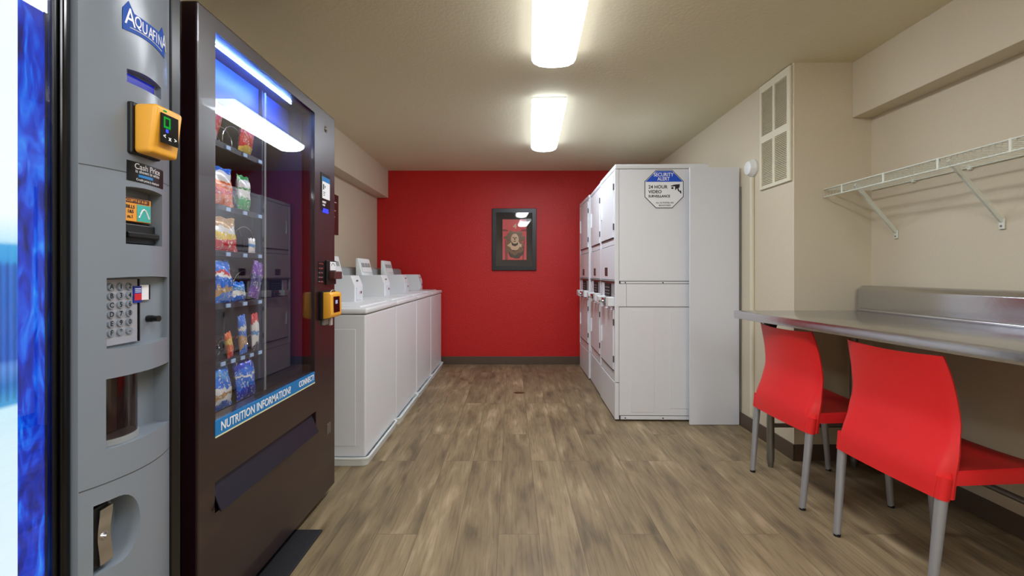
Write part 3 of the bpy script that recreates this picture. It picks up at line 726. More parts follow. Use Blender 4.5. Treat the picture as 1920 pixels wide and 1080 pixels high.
# lock, card screen, keypad, coin unit, yellow reader, return
y, z = SP(611, 242); b = bm_(); tube(b, [(VX-.002, y, z), (VX+.004, y, z)], .016, 16); tube(b, [(VX+.003, y, z), (VX+.008, y, z)], .010, 12); obj('lock', b, M['chrome'], sm, smooth=True)
y0, za = SP(601, 322); y1, zb = SP(618, 402)
cs = obj('card_panel', bx(VX-.001, VX+.003, y0, y1, zb+.01, za, bev=.001), M['blackm'], sm)
obj('instruction_card', bx(VX+.0025, VX+.0045, y0+.012, y1-.008, za-.125, za-.018), M['paperw'], cs)
obj('instruction_header', bx(VX+.0044, VX+.005, y0+.012, y1-.008, za-.042, za-.018), M['banner'], cs)
b = bm_()
for (a, c, d, e) in ((.018, .030, .055, .082), (.038, .046, .060, .072), (.020, .044, .092, .095), (.020, .040, .100, .103), (.022, .04, .108, .111)): box(b, VX+.0044, VX+.005, y0+a, y0+c, za-e, za-d)
obj('instruction_print', b, M['ink'], cs)
obj('lettering', face_x(text_bm('INSERT', .014, .0004), VX+.0032, y0+.014, za-.143), M['paperw'], cs)
obj('lettering', face_x(text_bm('CARD', .012, .0003), VX+.0032, y0+.014, za-.158), M['paperw'], cs)
y, z = SP(610, 396); obj('display', bx(VX-.001, VX+.004, y-.033, y+.030, z-.010, z+.012, bev=.001), M['lcd2'], sm)
ky, kz1 = SP(597, 490); ky2, kz0 = SP(607, 530)
kp = obj('keypad', bx(VX-.001, VX+.003, ky-.004, ky2+.004, kz0, kz1, bev=.001), M['blackm'], sm)
for i in range(5):
    for j in range(3):
        yy = ky+.006+j*.016; zz = kz1-.012-i*.022
        b = bm_(); tube(b, [(VX+.002, yy, zz), (VX+.006, yy, zz)], .0052, 10); obj('key', b, M['chrome'], kp)
yb, zt = SP(609, 488); yc, zb = SP(625, 533)
cu = obj('coin_unit', bx(VX-.001, VX+.012, yb, yb+.115, zb, zt, bev=.003), M['black'], sm)
obj('coin_label', bx(VX+.011, VX+.0128, yb+.035, yb+.108, zt-.050, zt-.006), M['paperw'], cu)
b = bm_(); tube(b, [(VX+.0128, yb+.07+.02*math.cos(a), zt-.028+.014*math.sin(a)) for a in [PI*i/8 for i in range(9)]], .0014, 5); obj('coin_label_mark', b, M['ink'], cu)
obj('bill_mouth', bx(VX+.002, VX+.040, yb+.03, yb+.125, zt-.095, zt-.055, bev=.004), M['plaque'], cu)
b = bm_()
ry0, ry1, rz0, rz1 = 2.165, 2.30, .925, 1.055
box(b, VX+.0, VX+.018, ry0-.003, ry1+.003, rz0-.005, rz1+.005, bev=.003); rd = obj('reader_backplate', b, M['black'], sm)
b = bm_(); prism(b, [(VX+.018, rz0), (VX+.052, rz0+.006), (VX+.058, rz0+.02), (VX+.056, rz1-.01), (VX+.048, rz1), (VX+.018, rz1)], 'y', ry0, ry1, bev=.004); obj('card_reader', b, M['yellow'], sm, smooth=True, label='yellow card reader')
b = bm_(); prism(b, [(VX+.0575, rz0+.03), (VX+.0585, rz0+.03), (VX+.0570, rz1-.022), (VX+.0560, rz1-.022)], 'y', ry0+.03, ry1-.03, bev=0); 
for v in b.verts: v.co.x += .0015
obj('reader_screen', b, M['gloss_black'], sm)
obj('reader_icon', bx(VX+.0595, VX+.0604, ry0+.05, ry1-.06, rz0+.072, rz0+.09), M['tag'], sm)
b = bm_(); tube(b, [(VX+.035, ry0+.04, rz1-.002), (VX+.035, ry0+.06, rz1+.008), (VX+.035, ry0+.09, rz1+.008), (VX+.035, ry0+.11, rz1-.002)], .004, 6); obj('reader_loop', b, M['steel_dull'], sm, smooth=True)
y, z = SP(608, 602); obj('coin_return', bx(VX-.001, VX+.014, y-.028, y+.020, z-.018, z+.016, bev=.003), M['gplastic'], sm)
y, z = SP(618, 597); obj('return_lever', bx(VX-.001, VX+.010, y-.01, y+.016, z-.035, z+.022, bev=.002), M['wplastic'], sm)
y, z = SP(616, 803); obj('badge', bx(VX-.001, VX+.003, y-.02, y+.024, z-.026, z+.026, bev=.002), M['steel_dull'], sm)
# shelves
SF = -1.035
shelves = [1.618, 1.395, 1.232, 1.046, .840, .668]
for i, z in enumerate(shelves):
    b = bm_(); box(b, XB+.06, SF, 1.372, 1.86, z-.012, z-.006); box(b, SF, SF+.003, 1.372, 1.86, z-.024, z-.003)
    sh = obj('shelf_tray', b, M['trayd'], sm)
    b = bm_()
    for k in range(5 if i != 4 else 8):
        n = 5 if i != 4 else 8; yy = 1.42+(1.83-1.42)*k/(n-1)
        g = bm_(); box(g, SF+.003, SF+.008, yy-.012, yy+.012, z-.022, z-.008, bev=.001); obj('price_tag', g, M['tag'], sh)
    b.free()
def coil(y, z, r, turns=9):
    pts = []
    for k in range(turns*16+1):
        a = 2*PI*k/16; x = SF-.012-.42*k/(turns*16); pts.append((x, y+r*math.sin(a), z+r+.002-r*math.cos(a)))
    b = bm_(); tube(b, pts, .0022, 5); obj('coil', b, M['chrome'], sm, smooth=True)
for (y, i, r) in ((1.50, 0, .045), (1.72, 0, .045), (1.46, 1, .05), (1.60, 1, .05), (1.74, 1, .045), (1.46, 2, .05), (1.61, 2, .05), (1.79, 2, .05),
                  (1.46, 3, .055), (1.61, 3, .055), (1.79, 3, .055), (1.46, 4, .030), (1.55, 4, .030), (1.66, 4, .030), (1.76, 4, .030), (1.84, 4, .028), (1.56, 5, .045), (1.72, 5, .045)):
    coil(y, shelves[i], r)
b = bm_(); tube(b, [(SF+.005, 1.868, .62), (SF+.005, 1.868, 1.90)], .0045, 8); obj('divider_post', b, M['gplastic'], sm, smooth=True)
obj('interior_divider', bx(XB+.06, SF-.006, 1.864, 1.872, .56, 1.91), M['interior'], sm)

# snacks
def snack(name, label, cat, y, shelf, w_, h, d, stops, lean=0.0, yaw=0.0, group=None, x=SF-.005, tilt=0.0):
    z = shelves[shelf]-.005; b = bm_(); NU, NV = 10, 16; F_, B_ = [], []; rnd = random.Random(int(y*1000)+shelf)
    for j in range(NV+1):
        v = j/NV; fr_, br_ = [], []
        for i in range(NU+1):
            u = -1+2*i/NU; prof_ = (max(0, 1-abs(u)**2.6))**.6*max(0, math.sin(PI*min(1, max(0, (v-.05)/.9))))**.45
            if v < .05 or v > .95: prof_ = 0
            ww = w_/2*(1-.10*math.sin(PI*v)+(.02*math.sin(j*2.1)))
            dd = d/2*prof_*(1+.18*math.sin(5*u+3*v*PI+y*20)+rnd.uniform(-.06, .06))+.0012
            zz = v*h+.003*math.sin(u*7+y*9)*(v)
            fr_.append(b.verts.new((dd, u*ww, zz))); br_.append(b.verts.new((-dd, u*ww, zz)))
        F_.append(fr_); B_.append(br_)
    for A in (F_, B_):
        for j in range(NV):
            for i in range(NU): b.faces.new((A[j][i], A[j][i+1], A[j+1][i+1], A[j+1][i]))
    for j in range(NV):
        for i in (0, NU): b.faces.new((F_[j][i], F_[j+1][i], B_[j+1][i], B_[j][i]))
    for i in range(NU):
        for j in (0, NV): b.faces.new((F_[j][i], F_[j][i+1], B_[j][i+1], B_[j][i]))
    bmesh.ops.recalc_face_normals(b, faces=b.faces)
    o = obj(name, b, snackmat(name+'_print', stops), smooth=True)
    o.rotation_euler = (tilt, -lean, yaw); o.location = (x, y, z+abs(math.sin(tilt))*w_/2)
    tag(o, label, cat, group or 'snacks in the vending machine'); return o
R_, Wh, Bl, DB, Or, Gr, Pu, Tn, Pk, Ye, LB = (215, 30, 45), (240, 240, 240), (30, 120, 235), (16, 60, 200), (235, 110, 40), (40, 170, 90), (110, 50, 170), (200, 160, 110), (225, 70, 130), (240, 205, 70), (90, 160, 225)
snack('candy_bag', 'red candy bag leaning at the left end of the top shelf in the snack machine', 'snack', 1.53, 0, .145, .135, .035, [(0, Wh), (.18, R_), (.5, Pk), (.7, R_)], lean=-.15, yaw=.25)
snack('candy_bag', 'pink and gold candy bag second along the top shelf in the snack machine', 'snack', 1.74, 0, .12, .115, .035, [(0, Ye), (.22, R_), (.55, Pk), (.75, Tn)], lean=-.1, yaw=.2)
snack('snack_bag', 'white bag with blue top at the left end of the second shelf', 'snack', 1.475, 1, .11, .15, .04, [(0, Wh), (.2, Or), (.45, Wh), (.8, Bl)], lean=.05)
snack('snack_bag', 'orange and white snack bag in the middle of the second shelf', 'snack', 1.60, 1, .11, .14, .045, [(0, Or), (.25, R_), (.4, Or), (.62, Wh), (.85, Bl)], lean=.08, yaw=-.2)
snack('snack_pouch', 'green and white pouch on the second shelf, right of the orange bag', 'snack', 1.735, 1, .075, .135, .04, [(0, Gr), (.35, Wh), (.55, Gr), (.62, Wh), (.85, Gr)], lean=.03)
snack('chip_bag', 'red and white chip bag at the left end of the third shelf', 'snack', 1.475, 2, .11, .115, .04, [(0, R_), (.4, Wh), (.65, Gr), (.8, Tn)], lean=.05)
snack('chip_bag', 'tan and red chip bag in the middle of the third shelf', 'snack', 1.615, 2, .13, .125, .045, [(0, R_), (.32, Ye), (.5, Wh), (.7, Tn)], lean=.1, yaw=-.15)
snack('cookie_bag', 'bright blue cookie bag at the left end of the fourth shelf', 'snack', 1.475, 3, .13, .155, .05, [(0, DB), (.2, Bl), (.5, LB), (.62, Bl)], lean=.05)
snack('cookie_bag', 'blue cookie bag with red and white mark in the middle of the fourth shelf', 'snack', 1.61, 3, .12, .155, .05, [(0, Bl), (.22, Tn), (.38, Bl), (.6, Wh), (.68, R_), (.74, Bl)], lean=.08, yaw=.1)
snack('wafer_bag', 'short light blue pack lying low on the fourth shelf beside the purple bag', 'snack', 1.705, 3, .08, .075, .035, [(0, Bl), (.3, Wh), (.5, LB), (.75, Bl)], lean=.1)
snack('chocolate_bag', 'purple chocolate bag leaning at the right end of the fourth shelf', 'snack', 1.80, 3, .07, .15, .03, [(0, Pu), (.3, (60, 60, 130)), (.6, Pu)], tilt=-.25)
snack('candy_bar', 'red and white candy bar at the left end of the fifth shelf', 'snack', 1.455, 4, .05, .15, .02, [(0, R_), (.3, Wh), (.55, R_), (.75, Wh)], lean=.05, tilt=.12)
snack('candy_bar', 'dark candy bar with pink top, second along the fifth shelf', 'snack', 1.55, 4, .04, .14, .02, [(0, (50, 45, 55)), (.4, Wh), (.5, (50, 45, 55)), (.78, Pk)], lean=.05, tilt=.2)
snack('candy_bar', 'small orange candy bar in the middle of the fifth shelf', 'snack', 1.655, 4, .032, .095, .02, [(0, R_), (.25, Or), (.5, Ye), (.75, Or)], tilt=.2)
snack('candy_bar', 'blue and tan candy bar, second from the right on the fifth shelf', 'snack', 1.735, 4, .045, .15, .022, [(0, Bl), (.18, Tn), (.45, Bl), (.6, Wh), (.72, Bl)], tilt=.1)
snack('candy_bar', 'white candy bar with red top at the right end of the fifth shelf', 'snack', 1.815, 4, .045, .15, .022, [(0, (60, 60, 80)), (.2, Wh), (.4, LB), (.5, Wh), (.76, R_)], tilt=.05)
snack('cookie_pouch', 'blue cookie pouch with brown and white base on the bottom shelf, left', 'snack', 1.60, 5, .125, .16, .05, [(0, Bl), (.12, Wh), (.25, Tn), (.36, Wh), (.45, Bl), (.7, LB), (.8, Bl)], lean=.12)
snack('cookie_pouch', 'deep blue cookie pouch on the bottom shelf, right', 'snack', 1.755, 5, .12, .155, .05, [(0, DB), (.3, Bl), (.5, Wh), (.56, Bl), (.75, DB)], lean=.12)
snack('gum_pack', 'small white pack hooked at the right end of the third shelf', 'snack', 1.79, 2, .045, .06, .012, [(0, Wh), (.4, LB), (.6, Wh)])

# ------------------------------------------------------------------ drink vending machine
dm = thing('drink_vending_machine', 'grey and black drink vending machine with glowing blue front at the left edge', 'vending machine', (-.93, .8, 0))
GX, GY0, GY1, BUL = -.905, .934, 1.183, .032
GC = (GY0+GY1)/2
def XS(y): return GX+BUL*(1-((y-GC)/((GY1-GY0)/2))**2)
def LP(px, py):
    y = 1.0
    for _ in range(40): y = XS(y)*F/(px-960)
    return y, CH+(HZ-py)/F*y
DZ1 = 2.02
obj('cabinet', bx(-1.66, -.985, .24, 1.222, .05, DZ1, bev=.004), M['blackm'], dm)
obj('door_edge', bx(-.984, GX+.002, 1.186, 1.222, .05, DZ1, bev=.004), M['blackm'], dm)
b = bm_(); box(b, -.984, GX-.012, .9135, .9325, .05, DZ1, bev=.004); obj('bezel', b, M['gloss_black'], dm)
b = bm_(); box(b, -.984, GX-.020, .904, .913, .05, DZ1, bev=.002); obj('bezel', b, M['blackm'], dm)
obj('bezel', bx(-.984, GX-.02, .24, .27, .05, DZ1, bev=.003), M['blackm'], dm)
# grey bowed service panel
prof = [(XS(GY0+(GY1-GY0)*i/24), GY0+(GY1-GY0)*i/24) for i in range(25)]
b = bm_(); prism(b, [(-.984, GY0)]+[(-.984, GY1)]+prof[::-1], 'z', .05, DZ1)
def rect_cut(pa, pb, depth, arch=0.0, archb=0.0):
    ya, za = LP(*pa); yb_, zb_ = LP(*pb); zt_, zl = max(za, zb_), min(za, zb_); pts = []
    for i in range(9): u = i/8; pts.append((ya+(yb_-ya)*u, zl-archb*(1-(2*u-1)**2)))
    for i in range(9): u = 1-i/8; pts.append((ya+(yb_-ya)*u, zt_+arch*(1-(2*u-1)**2)))
    g = bm_(); prism(g, pts, 'x', min(XS(ya), XS(yb_))-depth, -.80); return g, (ya, yb_, zl, zt_)
# key positions taken from the photograph on the bowed surface
c_lcd, r_lcd = rect_cut((238, 153), (302, 165), .012, .006)
c_bill, r_bill = rect_cut((236, 457), (304, 366), .035, .004)
c_key, r_key = rect_cut((200, 655), (314, 520), .012, .003, .003)
c_port, r_port = rect_cut((199, 845), (316, 678), .040)
y0, z0 = LP(175, 1075); 
lk0, lkt = LP(175, 992); lk1, _ = LP(263, 1020)
lz = .575; lr = .062
pts = [(lk0, .50), (lk0, .65)]+[(lk0+.045+(lk1-lk0-.045)*math.cos(a), lz+.075*math.sin(a)) for a in [PI/2-PI*i/14 for i in range(15)]]
g = bm_(); prism(g, pts, 'x', GX-.028, -.80)
seams = []
for (zs, dip) in ((1.378, 0), (.690, 0)):
    s = bm_(); box(s, GX-.003-.02, -.80, GY0-.01, GY1+.01, zs-.0012, zs+.0012); seams.append(s)
# a seam must be a shallow groove: keep a core behind it
panel = carve(b, [c_lcd, c_bill, c_key, c_port, g])
gp = obj('service_panel', panel, M['greyp'], dm, smooth=True)
def patch(y0, y1, z0, z1, off, th=.0008, n=10):
    b = bm_(); pts = [(XS(y0+(y1-y0)*i/n)+off, y0+(y1-y0)*i/n) for i in range(n+1)]+[(XS(y0+(y1-y0)*i/n)+off-th, y0+(y1-y0)*i/n) for i in range(n, -1, -1)]
    vz = [[b.verts.new((p[0], p[1], z)) for p in pts] for z in (z0, z1)]; m = len(pts)
    for k in range(m): b.faces.new((vz[0][k], vz[0][(k+1) % m], vz[1][(k+1) % m], vz[1][k]))
    for zz in (0, 1):
        for i in range(n): b.faces.new((vz[zz][i], vz[zz][i+1], vz[zz][m-2-i], vz[zz][m-1-i]))
    bmesh.ops.recalc_face_normals(b, faces=b.faces); return b
def wraptext(s, y, z, size, off=.001, **k):
    b = text_bm(s, size, **k)
    for v in b.verts: u, t, o = v.co; v.co = Vector((XS(y+u)+off+o, y+u, z+t))
    return b
for zs in (1.378, .690): obj('panel_seam', patch(GY0+.001, GY1-.001, zs-.0012, zs+.0012, .0004), M['seam'], gp)
# logo sticker
ly0, _ = LP(229, 20); ly1, _ = LP(307.5, 70)
b = bm_(); n = 20; top_, bot_ = [], []
for i in range(n+1):
    u = i/n; y = ly0+(ly1-ly0)*u; zt_ = 1.748+(.022*max(0, 1-abs(u-.10)/.10))*(1 if u < .2 else 0)+(.020*max(0, 1-abs(u-.90)/.10) if u > .8 else 0); zb_ = 1.700+.006*math.sin(PI*u)-.004*u
    top_.append(b.verts.new((XS(y)+.0012, y-(.004 if u < .05 else 0)*0, zt_))); bot_.append(b.verts.new((XS(y)+.0012, y, zb_)))
tb2 = [b.verts.new(v.co-Vector((.001, 0, 0))) for v in top_]; bb2 = [b.verts.new(v.co-Vector((.001, 0, 0))) for v in bot_]
for i in range(n):
    b.faces.new((bot_[i], bot_[i+1], top_[i+1], top_[i])); b.faces.new((tb2[i], tb2[i+1], bb2[i+1], bb2[i]))
    b.faces.new((top_[i], top_[i+1], tb2[i+1], tb2[i])); b.faces.new((bb2[i], bb2[i+1], bot_[i+1], bot_[i]))
bmesh.ops.recalc_face_normals(b, faces=b.faces)
lg_ = obj('logo_sticker', b, M['blue'], gp)
LW = ly1-ly0
xs_ = ly0+LW*.03
for ch_, szz, adv in (('A', .060, .175), ('Q', .040, .150), ('U', .040, .135), ('A', .040, .115), ('F', .040, .095), ('I', .040, .06), ('N', .040, .125), ('A', .058, .16)):
    g = text_bm(ch_, szz, .0002, .62 if szz > .05 else .60, .0002)
    mn = min(v.co.y for v in g.verts); mxx = min(v.co.x for v in g.verts)
    for v in g.verts: u, t, o = v.co; u -= mxx; v.co = Vector((XS(xs_+u)+.0016+o, xs_+u, 1.716+(t-mn)*(.92)))
    obj('lettering', g, M['paperw'], lg_); xs_ += LW*adv
g = bm_(); pr = [(ly0+LW*(.12+.76*i/10), 1.711-.004*(i/10)+.004*math.sin(PI*i/10)) for i in range(11)]
tube(g, [(XS(y)+.0014, y, z) for y, z in pr], .0012, 5); obj('logo_swoosh', g, M['paperw'], lg_)
# lcd
ya, yb_, zl, zt_ = r_lcd
obj('display', bx(XS(yb_)-.0115, XS(yb_)-.0095, ya+.001, yb_-.010, zl+.0005, zt_-.001), M['lcd'], gp)
# cash price sticker
sy0, sz1 = LP(237, 299); sy1, _ = LP(305, 330); sz0 = sz1-.046
cp = obj('price_sticker', patch(sy0, sy1, sz0, sz1, .0012), M['blackm'], gp)
cy = (sy0+sy1)/2
obj('lettering', wraptext('Cash Price', cy, sz1-.010, .019, off=.0015, align='CENTER', bold=.0002, ex=.0001), M['paperw'], cp)
obj('lettering', wraptext('is shown in white', cy, sz1-.021, .011, off=.0015, align='CENTER', ex=.0001), M['paperw'], cp)
obj('sticker_mark', patch(sy0+.028, sy1-.045, sz1-.034, sz1-.028, .0016, .0003), M['banner'], cp)
obj('lettering', wraptext('Credit price is displayed', cy, sz1-.040, .0075, off=.0015, align='CENTER', ex=.0001), M['paperw'], cp)
# bill acceptor
ya, yb_, zl, zt_ = r_bill; xb = min(XS(ya), XS(yb_))-.034
obj('acceptor_recess', bx(xb-.001, xb+.001, ya, yb_, zl, zl+.055), M['black'], gp)
bs = obj('acceptor_sticker', bx(xb-.001, xb+.018, ya+.001, ya+.100, zl+.056, zl+.112, bev=.001), M['orange'], gp)
XB2 = xb+.018
obj('sticker_panel', bx(XB2-.001, XB2+.0008, ya+.058, ya+.098, zl+.058, zl+.098), M['teal'], bs)
obj('sticker_panel', bx(XB2-.001, XB2+.0008, ya+.018, ya+.094, zl+.100, zl+.111), M['plaque'], bs)
obj('lettering', face_x(text_bm('ACCEPTS $1 & $5', .0085, .0001), XB2+.001, ya+.022, zl+.1055), M['orange'], bs)
obj('lettering', face_x(text_bm('BILLS', .011, .0003), XB2+.0002, ya+.027, zl+.090), M['ink'], bs)
obj('lettering', face_x(text_bm('1&5', .011, .0003), XB2+.0002, ya+.031, zl+.079), M['ink'], bs)
obj('lettering', face_x(text_bm('m.1', .011, .0003), XB2+.0002, ya+.031, zl+.067), M['ink'], bs)
g = bm_(); prism(g, [(ya+.014, zl+.076), (ya+.024, zl+.076), (ya+.019, zl+.064)], 'x', XB2-.0002, XB2+.0006); obj('sticker_arrow', g, M['ink'], bs)
g = bm_(); tube(g, [(XB2+.001, ya+.063+.03*i/6, zl+.066+.022*math.sin(PI*i/6)) for i in range(7)], .0022, 5); obj('sticker_drawing', g, M['paperw'], bs)
g = bm_(); box(g, xb, xb+.022, ya+.002, yb_-.006, zl+.004, zl+.050, bev=.003); ac = obj('bill_acceptor', g, M['black'], gp)
obj('bill_slot', bx(xb+.020, xb+.032, ya+.018, yb_-.004, zl+.016, zl+.030, bev=.003), M['gloss_black'], ac)
# keypad
ya, yb_, zl, zt_ = r_key; xk = min(XS(ya), XS(yb_))-.011
py1, _ = LP(277, 600)
kpd = obj('keypad', bx(xk-.001, xk+.006, ya+.002, ya+.100, zl+.003, zt_-.003, bev=.001), M['greyd'], gp)
rows = ('A12', 'B34', 'C56', 'D78', 'E90', 'F*'+'-')
for r_i, s_ in enumerate(rows):
    for c_i, c_ in enumerate(s_):
        yy = ya+.026+.0240*c_i; zz = zt_-.020-.0208*r_i
        g = bm_(); tube(g, [(xk+.005, yy, zz), (xk+.010, yy, zz)], .0092, 16, r2=.0080); kk = obj('key', g, M['greyp'], kpd, smooth=True)
        obj('lettering', face_x(text_bm(c_, .0155, .0004, align='CENTER', ex=.0001), xk+.0102, yy, zz), M['ink'], kk)
obj('keypad_rail', bx(xk, xk+.008, ya+.1015, ya+.105, zl+.003, zt_-.003), M['blackm'], gp)
obj('card_slot', bx(xk-.001, xk+.006, ya+.106, ya+.134, zt_-.055, zt_-.018, bev=.001), M['paperw'], gp)
obj('slot_gap', bx(xk, xk+.0065, ya+.134, ya+.1375, zt_-.054, zt_-.018), M['ink'], gp)
cl = obj('card_label', bx(xk+.004, xk+.0095, ya+.086, ya+.108, zt_-.060, zt_-.020), M['labelblue'], gp)
obj('label_patch', bx(xk+.0093, xk+.0100, ya+.087, ya+.107, zt_-.054, zt_-.038), M['labelred'], cl)
for k in range(3): obj('lettering', bx(xk+.0093, xk+.0098, ya+.089, ya+.106, zt_-.027-.004*k, zt_-.0255-.004*k), M['paperw'], cl)
g = bm_(); yk, zk = LP(300, 597); tube(g, [(xk, yk-.004, zk), (xk+.012, yk-.004, zk)], .0085, 14); tube(g, [(xk+.012, yk-.004, zk), (xk+.028, yk-.004, zk)], .0075, 14); obj('coin_knob', g, M['black'], gp, smooth=True)
# delivery port with clear curved door
ya, yb_, zl, zt_ = r_port; xp = min(XS(ya), XS(yb_))-.039
obj('port_back', bx(xp-.001, xp+.001, ya+.001, ya+.118, zl+.001, zt_-.001), pbr('port_cavity', (96, 84, 82), .6), gp)
g = bm_(); cc = (xp+.002, ya+.062); N_ = 18
arc = [(cc[0]+.048*math.sin(PI*i/N_), cc[1]-.0600*math.cos(PI*i/N_)) for i in range(N_+1)]; inn_ = [(cc[0]+.0455*math.sin(PI*i/N_), cc[1]-.0575*math.cos(PI*i/N_)) for i in range(N_, -1, -1)]
prism(g, arc+inn_, 'z', zl+.014, zt_-.002); obj('cup_door', g, M['cup'], gp, smooth=True, label='clear curved plastic door')
g = bm_(); prism(g, [(cc[0]+.052*math.sin(PI*i/N_), cc[1]-.0610*math.cos(PI*i/N_)) for i in range(N_+1)], 'z', zl+.0005, zl+.014); obj('port_sill', g, M['gplastic'], gp, smooth=True)
g = bm_(); box(g, cc[0]+.004, cc[0]+.014, cc[1]-.008, cc[1]+.010, zl+.02, zt_-.004, bev=.004); obj('cup_guide', g, pbr('cup_guide_plastic', (130, 104, 100), .4), gp)
# lock
g = bm_(); box(g, GX-.026, GX+.004, lk0+.001, lk0+.045, .507, .640, bev=.003); lb = obj('lock_housing', g, M['blackm'], gp)
g = bm_()
pts = [(GX+.006+.006*math.cos(PI*(z_-.575)/.13)**2*(-1)+.006, z_) for z_ in [.515+.12*i/10 for i in range(11)]]
prism(g, [(GX+.001, .515)]+[(x_+.003, z_) for x_, z_ in pts][0:]+[(GX+.001, .635)], 'y', lk0+.012, lk0+.043); obj('lock_plate', g, M['chrome'], lb, smooth=True)
g = bm_(); tube(g, [(GX+.006, lk0+.030, .570), (GX+.013, lk0+.030, .570)], .009, 18); tube(g, [(GX+.013, lk0+.030, .570), (GX+.015, lk0+.030, .570)], .0055, 12); obj('lock_cylinder', g, M['chrome'], lb, smooth=True)
# yellow card reader
cr = obj('reader_backplate', bx(GX+.018, GX+.040, 1.020, 1.105, 1.423, 1.542, bev=.004), M['black'], dm)
g = bm_(); box(g, GX+.040, GX+.094, 1.022, 1.106, 1.425, 1.538, bev=.009, seg=4)
for v in g.verts:
    if v.co.x > GX+.08 and v.co.z < 1.45: v.co.x -= .012
yr = obj('card_reader', g, M['yellow'], dm, smooth=True, label='yellow card reader')
XRD = GX+.094
scr = obj('reader_screen', bx(XRD-.001, XRD+.0012, 1.034, 1.088, 1.452, 1.521, bev=.0006), M['gloss_black'], yr)
g = carve(bx(XRD+.001, XRD+.0018, 1.042, 1.062, 1.488, 1.514), [bx(XRD, XRD+.01, 1.046, 1.058, 1.493, 1.510)]); obj('screen_icon', g, M['green'], scr)
obj('screen_mark', bx(XRD+.001, XRD+.0016, 1.048, 1.056, 1.478, 1.486), M['lcd2'], scr)
obj('lettering', face_x(text_bm('<', .014, .0004), XRD+.0014, 1.040, 1.468), M['paperw'], scr)
obj('lettering', face_x(text_bm('x', .014, .0006), XRD+.0014, 1.057, 1.466), M['paperw'], scr)
obj('lettering', face_x(text_bm('>', .014, .0004), XRD+.0014, 1.074, 1.466), M['paperw'], scr)
obj('reader_lamp', bx(GX+.060, GX+.072, 1.052, 1.072, 1.4255, 1.4275, bev=.0005), M['bluedot'], yr)
g = bm_(); box(g, XRD-.001, XRD+.0008, 1.042, 1.052, 1.526, 1.529); obj('status_light', g, M['green'], yr)
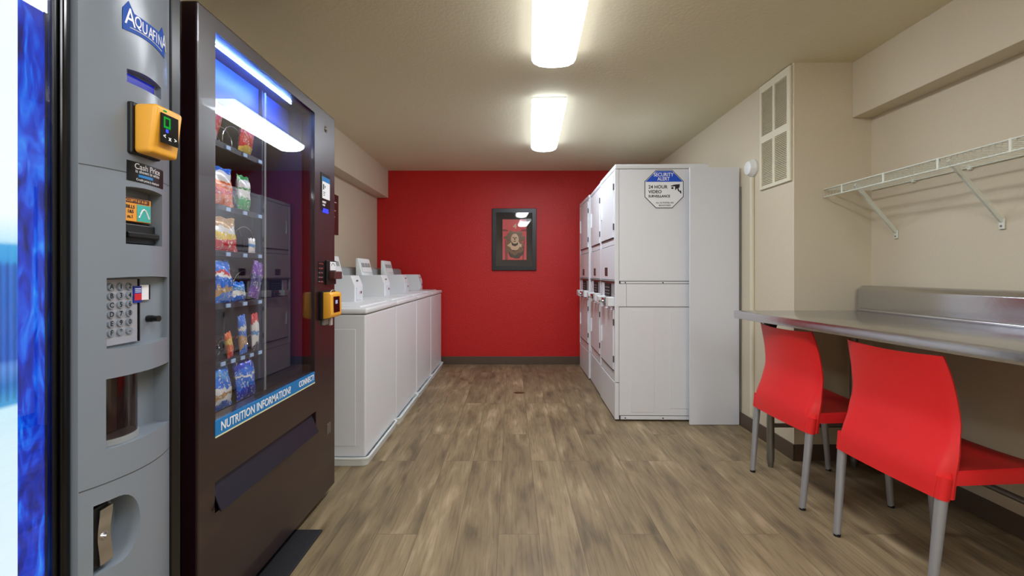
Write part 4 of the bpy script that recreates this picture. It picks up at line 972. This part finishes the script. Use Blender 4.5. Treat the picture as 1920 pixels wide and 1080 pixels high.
# backlit picture front behind a clear cover
def front_mat():
    m = bpy.data.materials.new('backlit_water_print'); m.use_nodes = True; nt = m.node_tree; N = nt.nodes; L = nt.links; N.clear()
    tc = N.new('ShaderNodeTexCoord'); sp = N.new('ShaderNodeSeparateXYZ'); L.new(tc.outputs['Object'], sp.inputs[0])
    mp = N.new('ShaderNodeMapping'); mp.inputs['Scale'].default_value = (1, 26, 9); L.new(tc.outputs['Object'], mp.inputs[0])
    n = N.new('ShaderNodeTexNoise'); n.inputs['Scale'].default_value = 1.2; n.inputs['Detail'].default_value = 7; n.inputs['Distortion'].default_value = 1.5; L.new(mp.outputs[0], n.inputs['Vector'])
    r = N.new('ShaderNodeValToRGB'); e = r.color_ramp.elements; e[0].position = .3; e[0].color = lin((0, 12, 90)); e[1].position = .8; e[1].color = lin((60, 160, 240))
    x = e.new(.5); x.color = lin((4, 50, 190)); x = e.new(.62); x.color = lin((12, 92, 225)); L.new(n.outputs[0], r.inputs[0])
    # pale zone with a blue picture band across it
    rz_ = N.new('ShaderNodeValToRGB'); rz_.color_ramp.interpolation = 'LINEAR'; q = rz_.color_ramp.elements
    q[0].position = 0; q[0].color = lin((240, 250, 255)); q[1].position = 1; q[1].color = lin((246, 255, 252))
    for p, c in ((.405, (215, 240, 250)), (.435, (200, 235, 250)), (.437, (70, 160, 215)), (.455, (30, 110, 190)), (.475, (90, 140, 220)), (.48, (30, 90, 190)), (.57, (20, 100, 195)), (.575, (40, 150, 220)), (.592, (60, 165, 225)), (.594, (190, 232, 250)), (.62, (240, 252, 252))):
        x = q.new(p); x.color = lin(c)
    mr = N.new('ShaderNodeMapRange'); mr.inputs['From Min'].default_value = .05; mr.inputs['From Max'].default_value = 2.0; L.new(sp.outputs[2], mr.inputs[0]); L.new(mr.outputs[0], rz_.inputs[0])
    wv = N.new('ShaderNodeTexWave'); wv.bands_direction = 'Y'; wv.inputs['Scale'].default_value = 26; L.new(tc.outputs['Object'], wv.inputs[0])
    mw = N.new('ShaderNodeMix'); mw.data_type = 'RGBA'; mw.blend_type = 'MULTIPLY'
    wr = N.new('ShaderNodeMapRange'); wr.inputs['To Min'].default_value = .75; wr.inputs['To Max'].default_value = 1.1; L.new(wv.outputs[1], wr.inputs[0])
    g1 = N.new('ShaderNodeMath'); g1.operation = 'GREATER_THAN'; g1.inputs[1].default_value = .91; L.new(sp.outputs[2], g1.inputs[0])
    g2 = N.new('ShaderNodeMath'); g2.operation = 'LESS_THAN'; g2.inputs[1].default_value = 1.17; L.new(sp.outputs[2], g2.inputs[0])
    gm = N.new('ShaderNodeMath'); gm.operation = 'MULTIPLY'; L.new(g1.outputs[0], gm.inputs[0]); L.new(g2.outputs[0], gm.inputs[1])
    L.new(gm.outputs[0], mw.inputs[0]); L.new(rz_.outputs[0], mw.inputs[6]); L.new(wr.outputs[0], mw.inputs[7])
    # y split (object origin sits at y=.8)
    st = N.new('ShaderNodeMath'); st.operation = 'GREATER_THAN'; st.inputs[1].default_value = .8536-.8; L.new(sp.outputs[1], st.inputs[0])
    mx = N.new('ShaderNodeMix'); mx.data_type = 'RGBA'; L.new(st.outputs[0], mx.inputs[0]); L.new(mw.outputs[2], mx.inputs[6]); L.new(r.outputs[0], mx.inputs[7])
    em = N.new('ShaderNodeEmission'); L.new(mx.outputs[2], em.inputs[0])
    es = N.new('ShaderNodeMath'); es.operation = 'MULTIPLY_ADD'; es.inputs[1].default_value = .02; es.inputs[2].default_value = .46; L.new(st.outputs[0], es.inputs[0]); L.new(es.outputs[0], em.inputs[1])
    o = N.new('ShaderNodeOutputMaterial'); L.new(em.outputs[0], o.inputs[0]); return m
obj('backlit_print', bx(-.984, -.942, .272, .903, .06, DZ1-.01), front_mat(), dm)
obj('front_glass', bx(-.936, -.932, .272, .903, .06, DZ1-.01), M['glass'], dm)
for y in (.3, 1.15):
    for x in (-1.02, -1.58):
        b = bm_(); tube(b, [(x, y, 0), (x, y, .052)], .02, 12); obj('levelling_foot', b, M['black'], dm)

# floor things
tag(obj('floor_mat', bx(-1.10, -.842, 1.25, 1.994, .0005, .009, bev=.003), M['rubber']), 'black rubber mat on the floor under the front edge of the snack vending machine', 'mat')
g = bm_(); prism(g, [(.068+.052*math.cos(a)*(1+.12*math.sin(3*a)), 4.30+.035*math.sin(a)) for a in [2*PI*i/18 for i in range(18)]], 'z', .0003, .0012)
tag(obj('floor_drain_cap', g, M['stain']), 'small brown oval mark in the middle of the floor between washers and dryers', 'floor cap')
